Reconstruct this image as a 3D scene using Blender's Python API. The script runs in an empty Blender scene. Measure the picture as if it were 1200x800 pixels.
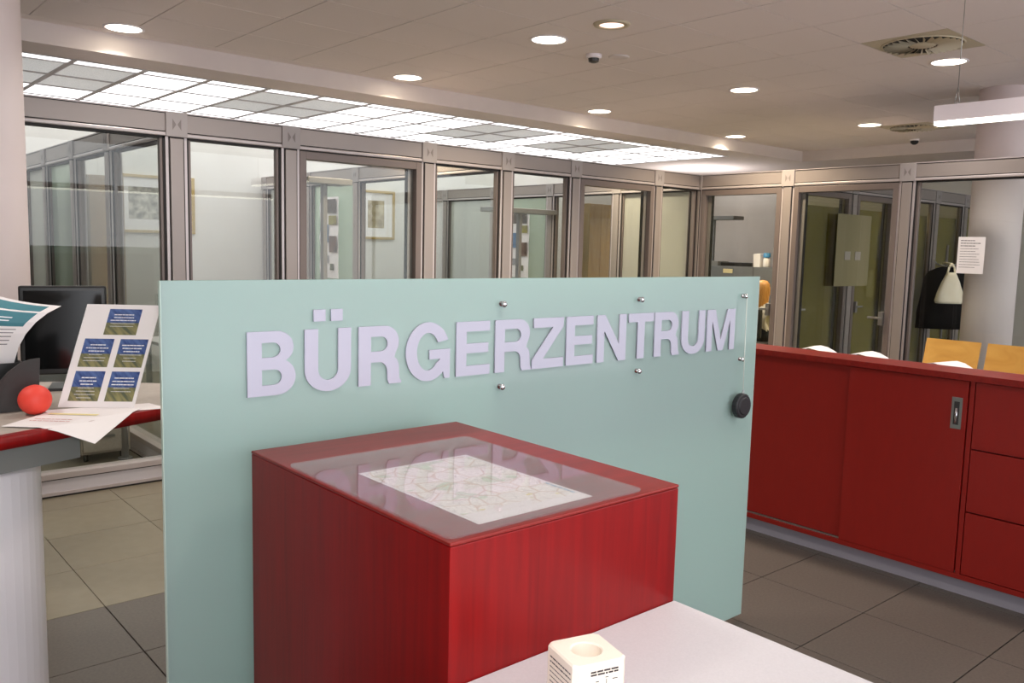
import bpy, bmesh, math, random
from mathutils import Vector, Matrix

random.seed(7)
scene = bpy.context.scene
COL = scene.collection
PI = math.pi

# ------------------------------------------------------------------ camera
CAM_H = 1.6
FPX, YAW, PITCH, ROLL = 995.9, 49.19, -6.34, 1.40
cy, cp, cr = (math.radians(v) for v in (YAW, PITCH, ROLL))
c_fw = Vector((math.cos(cy)*math.cos(cp), math.sin(cy)*math.cos(cp), math.sin(cp)))
c_rt = Vector((math.sin(cy), -math.cos(cy), 0))
c_up = c_rt.cross(c_fw)
c_r2 = math.cos(cr)*c_rt + math.sin(cr)*c_up
c_u2 = c_r2.cross(c_fw)
cam_data = bpy.data.cameras.new('camera')
cam_data.sensor_width = 36.0
cam_data.lens = FPX/1200*36.0
cam_data.clip_start = 0.05
cam = bpy.data.objects.new('camera', cam_data)
COL.objects.link(cam)
cam.matrix_world = Matrix(((c_r2.x, c_u2.x, -c_fw.x, 0), (c_r2.y, c_u2.y, -c_fw.y, 0),
                           (c_r2.z, c_u2.z, -c_fw.z, CAM_H), (0, 0, 0, 1)))
scene.camera = cam

# ------------------------------------------------------------------ world, exposure, camera flash
scene.view_settings.view_transform = 'Standard'
scene.view_settings.look = 'None'
scene.view_settings.gamma = 1.0
scene.view_settings.use_curve_mapping = False
scene.view_settings.exposure = 0.12
scene.cycles.transparent_max_bounces = 48
scene.cycles.max_bounces = 14
world = bpy.data.worlds.new('hall_ambient')
scene.world = world
world.use_nodes = True
bg = world.node_tree.nodes['Background']
bg.inputs['Color'].default_value = (0.96, 0.975, 1.02, 1)
bg.inputs['Strength'].default_value = 2.45

FLASH = 20.0          # the camera's own flash, just above the lens
fl = bpy.data.lights.new('camera_flash', 'AREA')
fl.shape = 'DISK'; fl.size = 0.12; fl.energy = FLASH; fl.color = (1.0, 0.97, 0.97)
flo = bpy.data.objects.new('camera_flash', fl); COL.objects.link(flo)
flo.matrix_world = cam.matrix_world @ Matrix.Translation((0.0, 0.12, -0.02))

DOWNLIGHT_W = 13.0
DIFFUSER_E = 1.95
PENDANT_E = 5.0
CORNER_FILL_W = 21.0

# ------------------------------------------------------------------ materials
def lin(c):
    c = c/255.0
    return c/12.92 if c <= 0.04045 else ((c+0.055)/1.055)**2.4
def rgb(r, g, b): return (lin(r), lin(g), lin(b), 1.0)

MATS = {}
def pbr(name, color, rough=0.5, metal=0.0, spec=0.5, coat=0.0, emit=None, estr=0.0):
    if name in MATS: return MATS[name]
    m = bpy.data.materials.new(name); m.use_nodes = True
    b = m.node_tree.nodes['Principled BSDF']
    b.inputs['Base Color'].default_value = color
    b.inputs['Roughness'].default_value = rough
    b.inputs['Metallic'].default_value = metal
    b.inputs['Specular IOR Level'].default_value = spec
    b.inputs['Coat Weight'].default_value = coat
    b.inputs['Coat Roughness'].default_value = 0.08
    if emit:
        b.inputs['Emission Color'].default_value = emit
        b.inputs['Emission Strength'].default_value = estr
    MATS[name] = m
    return m

def noisy(name, c1, c2, scale=(1, 1, 1), nscale=8.0, detail=6.0, rough=0.5, bump=0.0, coat=0.0, spec=0.5,
          lo=0.3, hi=0.7, dist=0.0, coords='Object', metal=0.0):
    """procedural two-tone material: stretched noise between c1 and c2, with optional fine relief"""
    if name in MATS: return MATS[name]
    m = pbr(name, c1, rough, metal, spec, coat)
    nt = m.node_tree; N = nt.nodes; L = nt.links
    b = N['Principled BSDF']
    tc = N.new('ShaderNodeTexCoord'); mp = N.new('ShaderNodeMapping')
    mp.inputs['Scale'].default_value = scale
    no = N.new('ShaderNodeTexNoise'); no.inputs['Scale'].default_value = nscale
    no.inputs['Detail'].default_value = detail; no.inputs['Distortion'].default_value = dist
    rp = N.new('ShaderNodeValToRGB')
    rp.color_ramp.elements[0].position = lo; rp.color_ramp.elements[0].color = c1
    rp.color_ramp.elements[1].position = hi; rp.color_ramp.elements[1].color = c2
    L.new(tc.outputs[coords], mp.inputs['Vector']); L.new(mp.outputs['Vector'], no.inputs['Vector'])
    L.new(no.outputs['Fac'], rp.inputs['Fac']); L.new(rp.outputs['Color'], b.inputs['Base Color'])
    if bump:
        bp = N.new('ShaderNodeBump'); bp.inputs['Strength'].default_value = bump
        bp.inputs['Distance'].default_value = 0.002
        L.new(no.outputs['Fac'], bp.inputs['Height']); L.new(bp.outputs['Normal'], b.inputs['Normal'])
    return m

def glass_pane(name, tint, refl=0.035, frost=0.0, frost_col=None):
    """thin pane: clear (tinted) transmission plus fresnel reflection; frost adds a diffusing film"""
    if name in MATS: return MATS[name]
    m = bpy.data.materials.new(name); m.use_nodes = True
    nt = m.node_tree; N = nt.nodes; L = nt.links
    N.clear()
    out = N.new('ShaderNodeOutputMaterial')
    tr = N.new('ShaderNodeBsdfTransparent'); tr.inputs['Color'].default_value = tint
    gl = N.new('ShaderNodeBsdfGlossy'); gl.inputs['Roughness'].default_value = 0.0
    fr = N.new('ShaderNodeLayerWeight'); fr.inputs['Blend'].default_value = 0.5
    pw = N.new('ShaderNodeMath'); pw.operation = 'POWER'; pw.inputs[1].default_value = 4.0
    ma = N.new('ShaderNodeMath'); ma.operation = 'MULTIPLY_ADD'; ma.inputs[1].default_value = 0.75; ma.inputs[2].default_value = refl
    L.new(fr.outputs['Facing'], pw.inputs[0]); L.new(pw.outputs[0], ma.inputs[0])
    mx = N.new('ShaderNodeMixShader')
    L.new(ma.outputs[0], mx.inputs['Fac']); L.new(tr.outputs['BSDF'], mx.inputs[1]); L.new(gl.outputs['BSDF'], mx.inputs[2])
    last = mx.outputs['Shader']
    if frost > 0:
        df = N.new('ShaderNodeBsdfDiffuse'); df.inputs['Color'].default_value = frost_col
        tl = N.new('ShaderNodeBsdfTranslucent'); tl.inputs['Color'].default_value = frost_col
        m1 = N.new('ShaderNodeMixShader'); m1.inputs['Fac'].default_value = 0.5
        L.new(df.outputs['BSDF'], m1.inputs[1]); L.new(tl.outputs['BSDF'], m1.inputs[2])
        m2 = N.new('ShaderNodeMixShader'); m2.inputs['Fac'].default_value = frost
        L.new(last, m2.inputs[1]); L.new(m1.outputs['Shader'], m2.inputs[2])
        last = m2.outputs['Shader']
    L.new(last, out.inputs['Surface'])
    MATS[name] = m
    return m

def mint_glass():
    """satin back-painted mint glass: diffuse and translucent body under a smooth reflecting face"""
    m = bpy.data.materials.new('mint_satin_glass'); m.use_nodes = True
    nt = m.node_tree; N = nt.nodes; L = nt.links
    b = N['Principled BSDF']
    b.inputs['Base Color'].default_value = rgb(203, 224, 222)
    b.inputs['Roughness'].default_value = 0.07
    b.inputs['Specular IOR Level'].default_value = 0.55
    tl = N.new('ShaderNodeBsdfTranslucent'); tl.inputs['Color'].default_value = rgb(184, 216, 208)
    mx = N.new('ShaderNodeMixShader'); mx.inputs['Fac'].default_value = 0.52
    L.new(b.outputs['BSDF'], mx.inputs[1]); L.new(tl.outputs['BSDF'], mx.inputs[2])
    L.new(mx.outputs['Shader'], N['Material Output'].inputs['Surface'])
    return m

M = {}
M['alu'] = pbr('anodised_aluminium', rgb(164, 154, 150), 0.38, 0.35)
M['alu_light'] = pbr('light_aluminium_strip', rgb(200, 190, 190), 0.33, 0.35)
M['alu_dark'] = pbr('brown_grey_door_frame', rgb(128, 116, 112), 0.42, 0.35)
M['node'] = pbr('cast_node_plate', rgb(172, 164, 163), 0.5, 0.2)
M['node_dark'] = pbr('node_plate_recess', rgb(140, 132, 130), 0.6, 0.2)
M['gasket'] = pbr('black_rubber_gasket', rgb(32, 28, 28), 0.6)
M['sill'] = pbr('pale_sill_panel', rgb(205, 200, 205), 0.45)
M['clear'] = glass_pane('clear_glass', (0.93, 0.95, 0.935, 1))
M['green'] = glass_pane('greenish_film_glass', (0.80, 0.86, 0.80, 1), frost=0.45, frost_col=rgb(205, 220, 205))
M['frost'] = glass_pane('frosted_film_glass', (0.85, 0.87, 0.86, 1), frost=0.8, frost_col=rgb(214, 214, 208))
M['olive'] = glass_pane('olive_tinted_glass', (0.78, 0.77, 0.62, 1))
M['white_wall'] = noisy('white_plaster', rgb(226, 220, 216), rgb(232, 227, 223), nscale=3, rough=0.85, bump=0.05)
M['grey_wall'] = noisy('grey_brown_plaster', rgb(120, 112, 108), rgb(126, 118, 113), nscale=3, rough=0.8)
M['tile_ceil'] = noisy('mineral_fibre_tile', rgb(226, 215, 212), rgb(233, 223, 220), nscale=260, detail=2, rough=0.95, bump=0.25, spec=0.1)
M['ceil_back'] = pbr('ceiling_joint_shadow', rgb(140, 126, 120), 0.9)
M['plaster'] = noisy('soffit_plaster', rgb(216, 204, 201), rgb(221, 210, 206), nscale=4, rough=0.9)
M['tile_dark'] = noisy('dark_stone_tile', rgb(84, 78, 72), rgb(98, 91, 84), nscale=90, detail=3, rough=0.45, bump=0.04)
M['tile_beige'] = noisy('beige_stone_tile', rgb(124, 116, 99), rgb(131, 123, 106), nscale=14, detail=5, rough=0.4)
M['grout'] = pbr('dark_grout', rgb(44, 40, 37), 0.9)
M['grout_b'] = pbr('beige_grout', rgb(132, 120, 102), 0.9)
M['column'] = noisy('pink_white_column_paint', rgb(238, 223, 222), rgb(242, 228, 227), nscale=3, rough=0.6)
M['mint'] = mint_glass()
M['mint_edge'] = pbr('polished_glass_edge', rgb(205, 226, 214), 0.1, emit=None)
M['letter'] = pbr('lavender_white_letter', rgb(188, 188, 206), 0.45)
M['chrome'] = pbr('polished_steel', rgb(225, 225, 228), 0.12, 1.0)
M['steel'] = pbr('brushed_steel', rgb(170, 168, 166), 0.35, 0.9)
M['board'] = pbr('grey_backing_board', rgb(92, 104, 104), 0.7)
M['wood'] = noisy('mahogany_stained_veneer', rgb(118, 10, 12), rgb(142, 15, 16), scale=(9, 9, 0.5), nscale=5, detail=8,
                  rough=0.34, coat=0.0, spec=0.25, lo=0.25, hi=0.75, dist=0.8)
M['wood_top'] = noisy('mahogany_veneer_top', rgb(122, 28, 24), rgb(146, 38, 32), scale=(0.8, 8, 8), nscale=5, detail=8,
                      rough=0.34, coat=0.0, spec=0.3, lo=0.25, hi=0.75, dist=0.8)
M['red_lam'] = noisy('red_laminate', rgb(138, 22, 15), rgb(144, 24, 16), scale=(1, 1, 0.2), nscale=40, rough=0.42)
M['red_dark'] = pbr('dark_red_cabinet_edge', rgb(96, 16, 14), 0.5)
M['plinth'] = pbr('grey_blue_plinth', rgb(150, 146, 156), 0.45)
M['desk'] = noisy('light_grey_laminate', rgb(206, 203, 207), rgb(212, 209, 213), nscale=200, rough=0.42)
M['desk_beige'] = noisy('warm_grey_laminate', rgb(178, 168, 158), rgb(186, 176, 166), nscale=60, rough=0.45)
M['leg'] = pbr('silver_leg', rgb(180, 180, 182), 0.35, 0.6)
M['plexi'] = glass_pane('clear_acrylic', (0.97, 0.97, 0.97, 1), refl=.008, frost=0.09, frost_col=rgb(225, 215, 228))
M['paper'] = pbr('white_paper', rgb(244, 238, 238), 0.75)
M['ink'] = pbr('grey_print', rgb(120, 112, 116), 0.8)
M['ink_dark'] = pbr('dark_print', rgb(70, 62, 62), 0.8)
M['ink_white'] = pbr('white_print', rgb(240, 240, 245), 0.7)
M['ink_red'] = pbr('red_print', rgb(205, 120, 120), 0.8)
M['ink_yellow'] = pbr('yellow_print', rgb(240, 228, 170), 0.8)
M['ink_green'] = pbr('pale_green_print', rgb(196, 220, 196), 0.8)
M['ink_blue'] = pbr('pale_blue_print', rgb(150, 180, 205), 0.8)
M['teal'] = noisy('teal_print', rgb(52, 110, 126), rgb(84, 150, 160), nscale=3, rough=0.5)
M['cube'] = noisy('cream_white_stone', rgb(250, 238, 222), rgb(252, 242, 228), nscale=5, rough=0.35)
M['black'] = pbr('black_plastic', rgb(22, 22, 22), 0.35)
M['black_soft'] = pbr('dark_grey_plastic', rgb(58, 55, 55), 0.45)
M['puck'] = pbr('black_rubber', rgb(34, 34, 38), 0.5)
M['cord'] = pbr('clear_nylon_cord', rgb(220, 230, 222), 0.4)
M['redball'] = pbr('coral_red_foam', rgb(238, 72, 58), 0.55)
M['white_paint'] = pbr('white_enamel', rgb(242, 233, 238), 0.4)
M['lamp_grey'] = pbr('grey_lamp_metal', rgb(128, 126, 124), 0.45, 0.3)
M['beech'] = noisy('beech_plywood', rgb(206, 150, 66), rgb(224, 172, 86), scale=(6, 1, 1), nscale=4, detail=8, rough=0.4, dist=1.0)
M['oak'] = noisy('pale_brown_veneer', rgb(166, 134, 92), rgb(184, 152, 108), scale=(8, 8, 0.8), nscale=3, detail=8, rough=0.5, dist=0.8)
M['olive_paint'] = noisy('olive_green_panel', rgb(176, 166, 92), rgb(184, 174, 100), nscale=3, rough=0.6)
M['grey_cab'] = pbr('slate_grey_cabinet', rgb(104, 106, 110), 0.5)
M['frame_gold'] = pbr('gilt_picture_frame', rgb(190, 162, 104), 0.4, 0.3)
M['coat'] = noisy('black_wool', rgb(18, 17, 18), rgb(28, 26, 28), nscale=60, rough=0.95, spec=0.1)
M['bag'] = noisy('cream_cotton', rgb(246, 234, 208), rgb(250, 240, 220), nscale=12, rough=0.9)
M['hair'] = noisy('blond_hair', rgb(176, 118, 54), rgb(210, 154, 84), scale=(14, 14, 1), nscale=8, rough=0.5)
M['skin'] = pbr('skin', rgb(224, 176, 150), 0.55)
M['shirt'] = pbr('cream_white_blouse', rgb(232, 224, 214), 0.85)
M['trousers'] = pbr('charcoal_trousers', rgb(44, 44, 50), 0.85)
M['diffuser'] = pbr('lit_opal_diffuser', rgb(250, 250, 250), 0.6, emit=(0.97, 0.985, 1.0, 1), estr=DIFFUSER_E)
M['perforated'] = noisy('perforated_metal_tile', rgb(150, 150, 150), rgb(196, 196, 196), nscale=160, detail=1, rough=0.5)
M['perforated'].node_tree.nodes['Principled BSDF'].inputs['Emission Color'].default_value = (1, 1, .98, 1)
M['perforated'].node_tree.nodes['Principled BSDF'].inputs['Emission Strength'].default_value = .30   # light from the box through the holes
M['grid'] = pbr('white_ceiling_grid', rgb(190, 184, 186), 0.6)
M['bulb'] = pbr('lit_downlight_lens', rgb(255, 250, 235), 0.5, emit=(1.0, 0.90, 0.70, 1), estr=9.0)
M['bulb_dim'] = pbr('lit_eyeball_lamp', rgb(255, 226, 210), 0.4, emit=(1.0, 0.72, 0.60, 1), estr=1.6)
M['tube'] = pbr('lit_fluorescent_diffuser', rgb(255, 252, 240), 0.5, emit=(1.0, 0.97, 0.86, 1), estr=PENDANT_E)
M['reflector'] = pbr('downlight_reflector', rgb(225, 215, 190), 0.25, 0.6)
M['vent'] = pbr('black_vent_slot', rgb(24, 24, 26), 0.7)
M['vent_plate'] = pbr('cream_vent_plate', rgb(196, 184, 160), 0.6)

# ------------------------------------------------------------------ mesh helpers
def tag(o, label, cat=None, group=None, kind=None):
    o['label'] = label
    if cat: o['category'] = cat
    if group: o['group'] = group
    if kind: o['kind'] = kind
    return o

def empty(name, loc=(0, 0, 0)):
    o = bpy.data.objects.new(name, None); COL.objects.link(o)
    o.location = loc; o.empty_display_size = 0.05
    return o

def put(name, me, mat, parent=None, loc=(0, 0, 0)):
    """link mesh `me` (already in world space) as one object; under a parent it keeps its world place"""
    if mat is not None and not me.materials: me.materials.append(mat)
    o = bpy.data.objects.new(name, me); COL.objects.link(o)
    o.location = loc
    if parent is not None:
        o.parent = parent
        p = Vector((0, 0, 0)); q = parent
        while q is not None:
            p += q.location; q = q.parent
        o.location = Vector(loc) - p
    return o

def mesh_of(bm, name='m', smooth=False):
    bmesh.ops.recalc_face_normals(bm, faces=bm.faces)
    me = bpy.data.meshes.new(name); bm.to_mesh(me); bm.free()
    if smooth:
        for p in me.polygons: p.use_smooth = True
    return me

def add_box(bm, x0, x1, y0, y1, z0, z1, bev=0.0, rz=0.0, about=None):
    r = bmesh.ops.create_cube(bm, size=1.0)
    vs = r['verts']
    for v in vs:
        v.co = Vector((x0+(v.co.x+.5)*(x1-x0), y0+(v.co.y+.5)*(y1-y0), z0+(v.co.z+.5)*(z1-z0)))
    if bev > 0:
        es = list({e for v in vs for e in v.link_edges})
        g = bmesh.ops.bevel(bm, geom=es, offset=bev, segments=2, affect='EDGES', profile=0.6)
        vs = list({v for f in g['faces'] for v in f.verts} | {v for v in vs if v.is_valid})
    if rz:
        c = Vector((about[0], about[1], 0)) if about else Vector(((x0+x1)/2, (y0+y1)/2, 0))
        R = Matrix.Rotation(rz, 3, 'Z')
        for v in vs: v.co = R @ (v.co-c) + c
    return vs

def box(name, x0, x1, y0, y1, z0, z1, mat, parent=None, bev=0.0, rz=0.0, about=None):
    bm = bmesh.new(); add_box(bm, x0, x1, y0, y1, z0, z1, bev, rz, about)
    return put(name, mesh_of(bm, name), mat, parent)

def add_cyl(bm, p0, p1, r0, r1=None, seg=24, cap=True):
    p0 = Vector(p0); p1 = Vector(p1); r1 = r0 if r1 is None else r1
    d = (p1-p0).normalized(); a = d.orthogonal().normalized(); b = d.cross(a)
    A = [bm.verts.new(p0+(a*math.cos(t)+b*math.sin(t))*r0) for t in (2*PI*i/seg for i in range(seg))]
    B = [bm.verts.new(p1+(a*math.cos(t)+b*math.sin(t))*r1) for t in (2*PI*i/seg for i in range(seg))]
    for i in range(seg):
        f = bm.faces.new((A[i], A[(i+1) % seg], B[(i+1) % seg], B[i])); f.smooth = True
    if cap:
        bm.faces.new(A[::-1]); bm.faces.new(B)

def cyl(name, p0, p1, r0, mat, parent=None, r1=None, seg=24):
    bm = bmesh.new(); add_cyl(bm, p0, p1, r0, r1, seg)
    return put(name, mesh_of(bm, name), mat, parent)

def tube(name, pts, r, mat, parent=None, seg=8):
    bm = bmesh.new()
    for a, b in zip(pts[:-1], pts[1:]): add_cyl(bm, a, b, r, None, seg)
    return put(name, mesh_of(bm, name), mat, parent)

def lathe(name, prof, center, mat, parent=None, seg=32, smooth=True):
    """prof: list of (radius, z)"""
    bm = bmesh.new(); rings = []
    for r, z in prof:
        if r < 1e-6: rings.append([bm.verts.new((center[0], center[1], z))])
        else: rings.append([bm.verts.new((center[0]+r*math.cos(2*PI*i/seg), center[1]+r*math.sin(2*PI*i/seg), z)) for i in range(seg)])
    for A, B in zip(rings[:-1], rings[1:]):
        for i in range(seg):
            j = (i+1) % seg
            if len(A) == 1 and len(B) == 1: continue
            if len(A) == 1: bm.faces.new((A[0], B[j], B[i]))
            elif len(B) == 1: bm.faces.new((A[i], A[j], B[0]))
            else: bm.faces.new((A[i], A[j], B[j], B[i]))
    return put(name, mesh_of(bm, name, smooth), mat, parent)

def prism(name, poly, z0, z1, mat, parent=None, bev=0.0):
    bm = bmesh.new()
    A = [bm.verts.new((x, y, z0)) for x, y in poly]; B = [bm.verts.new((x, y, z1)) for x, y in poly]
    n = len(poly)
    bm.faces.new(A[::-1]); bm.faces.new(B)
    for i in range(n): bm.faces.new((A[i], A[(i+1) % n], B[(i+1) % n], B[i]))
    if bev: bmesh.ops.bevel(bm, geom=list(bm.edges), offset=bev, segments=2, affect='EDGES')
    return put(name, mesh_of(bm, name), mat, parent)

def sheet(name, grid, th, mat, parent=None, smooth=True):
    """grid[i][j] of points -> bent sheet with thickness th"""
    bm = bmesh.new(); n = len(grid); k = len(grid[0])
    P = [[Vector(p) for p in row] for row in grid]
    def nrm(i, j):
        a = P[min(i+1, n-1)][j]-P[max(i-1, 0)][j]; b = P[i][min(j+1, k-1)]-P[i][max(j-1, 0)]
        return a.cross(b).normalized()
    T = [[bm.verts.new(P[i][j]+nrm(i, j)*th/2) for j in range(k)] for i in range(n)]
    U = [[bm.verts.new(P[i][j]-nrm(i, j)*th/2) for j in range(k)] for i in range(n)]
    for i in range(n-1):
        for j in range(k-1):
            bm.faces.new((T[i][j], T[i+1][j], T[i+1][j+1], T[i][j+1]))
            bm.faces.new((U[i][j], U[i][j+1], U[i+1][j+1], U[i+1][j]))
    for i in range(n-1):
        bm.faces.new((T[i][0], U[i][0], U[i+1][0], T[i+1][0])); bm.faces.new((T[i][-1], T[i+1][-1], U[i+1][-1], U[i][-1]))
    for j in range(k-1):
        bm.faces.new((T[0][j], T[0][j+1], U[0][j+1], U[0][j])); bm.faces.new((T[-1][j], U[-1][j], U[-1][j+1], T[-1][j+1]))
    return put(name, mesh_of(bm, name, False), mat, parent)

def rects(name, rs, mat, frame, parent=None, off=0.0006):
    """flat print: rectangles (u0,u1,v0,v1) in metres on a plane frame=(origin,U,V)"""
    O, U, V = (Vector(v) for v in frame); Nn = U.cross(V).normalized()
    bm = bmesh.new()
    for u0, u1, v0, v1 in rs:
        vs = [bm.verts.new(O+U*u+V*v+Nn*off) for u, v in ((u0, v0), (u1, v0), (u1, v1), (u0, v1))]
        bm.faces.new(vs)
    me = bpy.data.meshes.new(name); bm.to_mesh(me); bm.free()
    return put(name, me, mat, parent)

def text_dashes(u0, u1, v, h, rng, gap=0.25, center=False):
    """one printed line as a row of word-length dashes"""
    out = []; u = u0
    while u < u1-h:
        w = rng.uniform(1.2, 4.5)*h
        e = min(u+w, u1); out.append((u, e, v, v+h)); u = e+h*gap*2
    return out

# ------------------------------------------------------------------ floor
TS = 0.525; FX, FY = 1.0, 3.83
floor = box('floor', -1.8, 13.0, -3.6, 10.6, -0.12, -0.012, M['grout'])
tag(floor, 'stone tiled floor, dark near the desks and beige along the glass offices', 'floor', kind='structure')
def tile_mesh(name, sx, sy, h, mat, bev=0.0015):
    bm = bmesh.new(); add_box(bm, -sx/2, sx/2, -sy/2, sy/2, -h, 0, bev)
    me = mesh_of(bm, name); me.materials.append(mat); return me
td = tile_mesh('dark_floor_tile', TS-0.005, TS-0.005, 0.0115, M['tile_dark'])
tb = tile_mesh('beige_floor_tile', TS-0.003, TS-0.003, 0.0115, M['tile_beige'])
ncount = 0
for i in range(-5, 13):
    for j in range(-14, 4):
        x = FX+(i+.5)*TS; y = FY+(j+.5)*TS
        if x < -1.7 or y > 5.72: continue
        if y < -.2 and (x > 5 or x < 0): continue
        put('tile', td if j < 0 else tb, None, floor, (x, y, 0)); ncount += 1
box('rear_floor', -1.8, 13.0, -3.6, -.9, -.0118, -.0003, M['tile_dark'], floor)
box('office_floor', -1.8, 13.0, 5.69, 10.6, -0.0115, 0.0, M['tile_beige'], floor)

# ------------------------------------------------------------------ ceiling of square tiles
CZ = 3.1; CSX, CSY = 0.648, 0.602; CX0, CY0 = 3.985, 3.755
ceiling = box('ceiling', -1.8, 11.52, -3.6, 6.92, CZ+0.012, CZ+0.10, M['ceil_back'])
tag(ceiling, 'suspended ceiling of square grey-white mineral tiles', 'ceiling', kind='structure')
ct = tile_mesh('ceiling_tile_mesh', CSX-0.008, CSY-0.008, 0.012, M['tile_ceil'], 0.0)
VENTS = {(3, -2), (9, 1)}
for i in range(-8, 12):
    for j in range(-11, 6):
        x = CX0+(i+.5)*CSX; y = CY0+(j+.5)*CSY
        if x < -1.6 or x+CSX/2 > 11.60 or y+CSY/2 > 7.0: continue
        if (i, j) in VENTS: continue
        put('tile', ct, None, ceiling, (x, y, CZ+0.012))
box('border_strip', -1.8, 11.52, CY0+5*CSY+.004, 6.899, CZ, CZ+.012, M['tile_ceil'], ceiling)
box('border_strip', CX0+11*CSX+.004, 11.519, -3.6, CY0+5*CSY-.004, CZ, CZ+.012, M['tile_ceil'], ceiling)
# ------------------------------------------------------------------ lowered soffit with fascia
SZ = 2.95
t1 = empty('trim_1', (0, 6.9, SZ)); tag(t1, 'plastered step and soffit between tile ceiling and luminous ceiling', 'soffit', kind='structure')
box('soffit', -1.8, 13.0, 6.9, 7.33, SZ, CZ+0.1, M['plaster'], t1)
box('soffit', 10.28, 13.0, 7.33, 10.6, SZ, CZ+0.1, M['plaster'], t1)
box('soffit', 11.52, 13.0, -3.6, 6.9, SZ, CZ+0.1, M['plaster'], t1)
box('soffit', -1.8, 0.76, 7.33, 10.6, SZ, CZ+0.1, M['plaster'], t1)

# ------------------------------------------------------------------ luminous ceiling
LX0, LDX, LN = 0.76, 0.5405, 18
LROWS = [7.33, 7.525, 8.14, 8.755, 9.37, 9.985, 10.6]
lc = empty('luminous_ceiling', (5.5, 9.0, SZ)); tag(lc, 'backlit ceiling field of white diffusers and perforated tiles above the offices', 'ceiling light')
n_c = int(round((10.28-LX0)/LDX))
for r in range(len(LROWS)-1):
    y0, y1 = LROWS[r], LROWS[r+1]
    for c in range(n_c):
        x0 = LX0+c*(10.28-LX0)/n_c; x1 = x0+(10.28-LX0)/n_c
        perf = r in (1, 2) and c in (1, 2, 5, 6, 10, 11, 13, 14)
        nm = 'perforated_tile' if perf else 'diffuser'
        box(nm, x0+.012, x1-.012, y0+.012, y1-.012, SZ+0.004, SZ+0.016, M['perforated'] if perf else M['diffuser'], lc)
for r in LROWS: box('grid_bar', LX0, 10.28, r-.021, r+.021, SZ-.002, SZ+0.02, M['grid'], lc)
for c in range(n_c+1):
    x = LX0+c*(10.28-LX0)/n_c
    box('grid_bar', x-.021, x+.021, 7.33, 10.6, SZ-.0025, SZ+0.0195, M['grid'], lc)
box('light_box', LX0, 10.28, 7.33, 10.6, SZ+0.03, CZ+0.1, M['grid'], lc)

# ------------------------------------------------------------------ white walls behind the offices
w = box('wall_left', -1.92, -1.8, -3.6, 10.6, 0, CZ+.1, M['grey_wall']); tag(w, 'grey plaster wall beyond the leaflet counter', 'wall', kind='structure')
w = box('wall_rear', -1.8, 13.0, 10.5, 10.62, 0, SZ, M['white_wall']); tag(w, 'white plaster wall behind the glass offices', 'wall', kind='structure')
w = box('wall_far_right', 12.9, 13.02, -3.6, 10.5, 0, SZ, M['white_wall']); tag(w, 'white plaster wall behind the corner office', 'wall', kind='structure')

# ------------------------------------------------------------------ glazed partitions
BT, BB, HEAD = 2.41, 2.285, 2.255      # beam top, beam bottom, glass head
PW, PD = 0.137, 0.10
def part_box(name, ax, c, a0, a1, d0, d1, z0, z1, mat, parent, bev=0.0):
    """box in partition space: a = along, d = across (relative to c)"""
    if ax == 'x': return box(name, a0, a1, c+d0, c+d1, z0, z1, mat, parent, bev)
    return box(name, c+d0, c+d1, a0, a1, z0, z1, mat, parent, bev)

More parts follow.
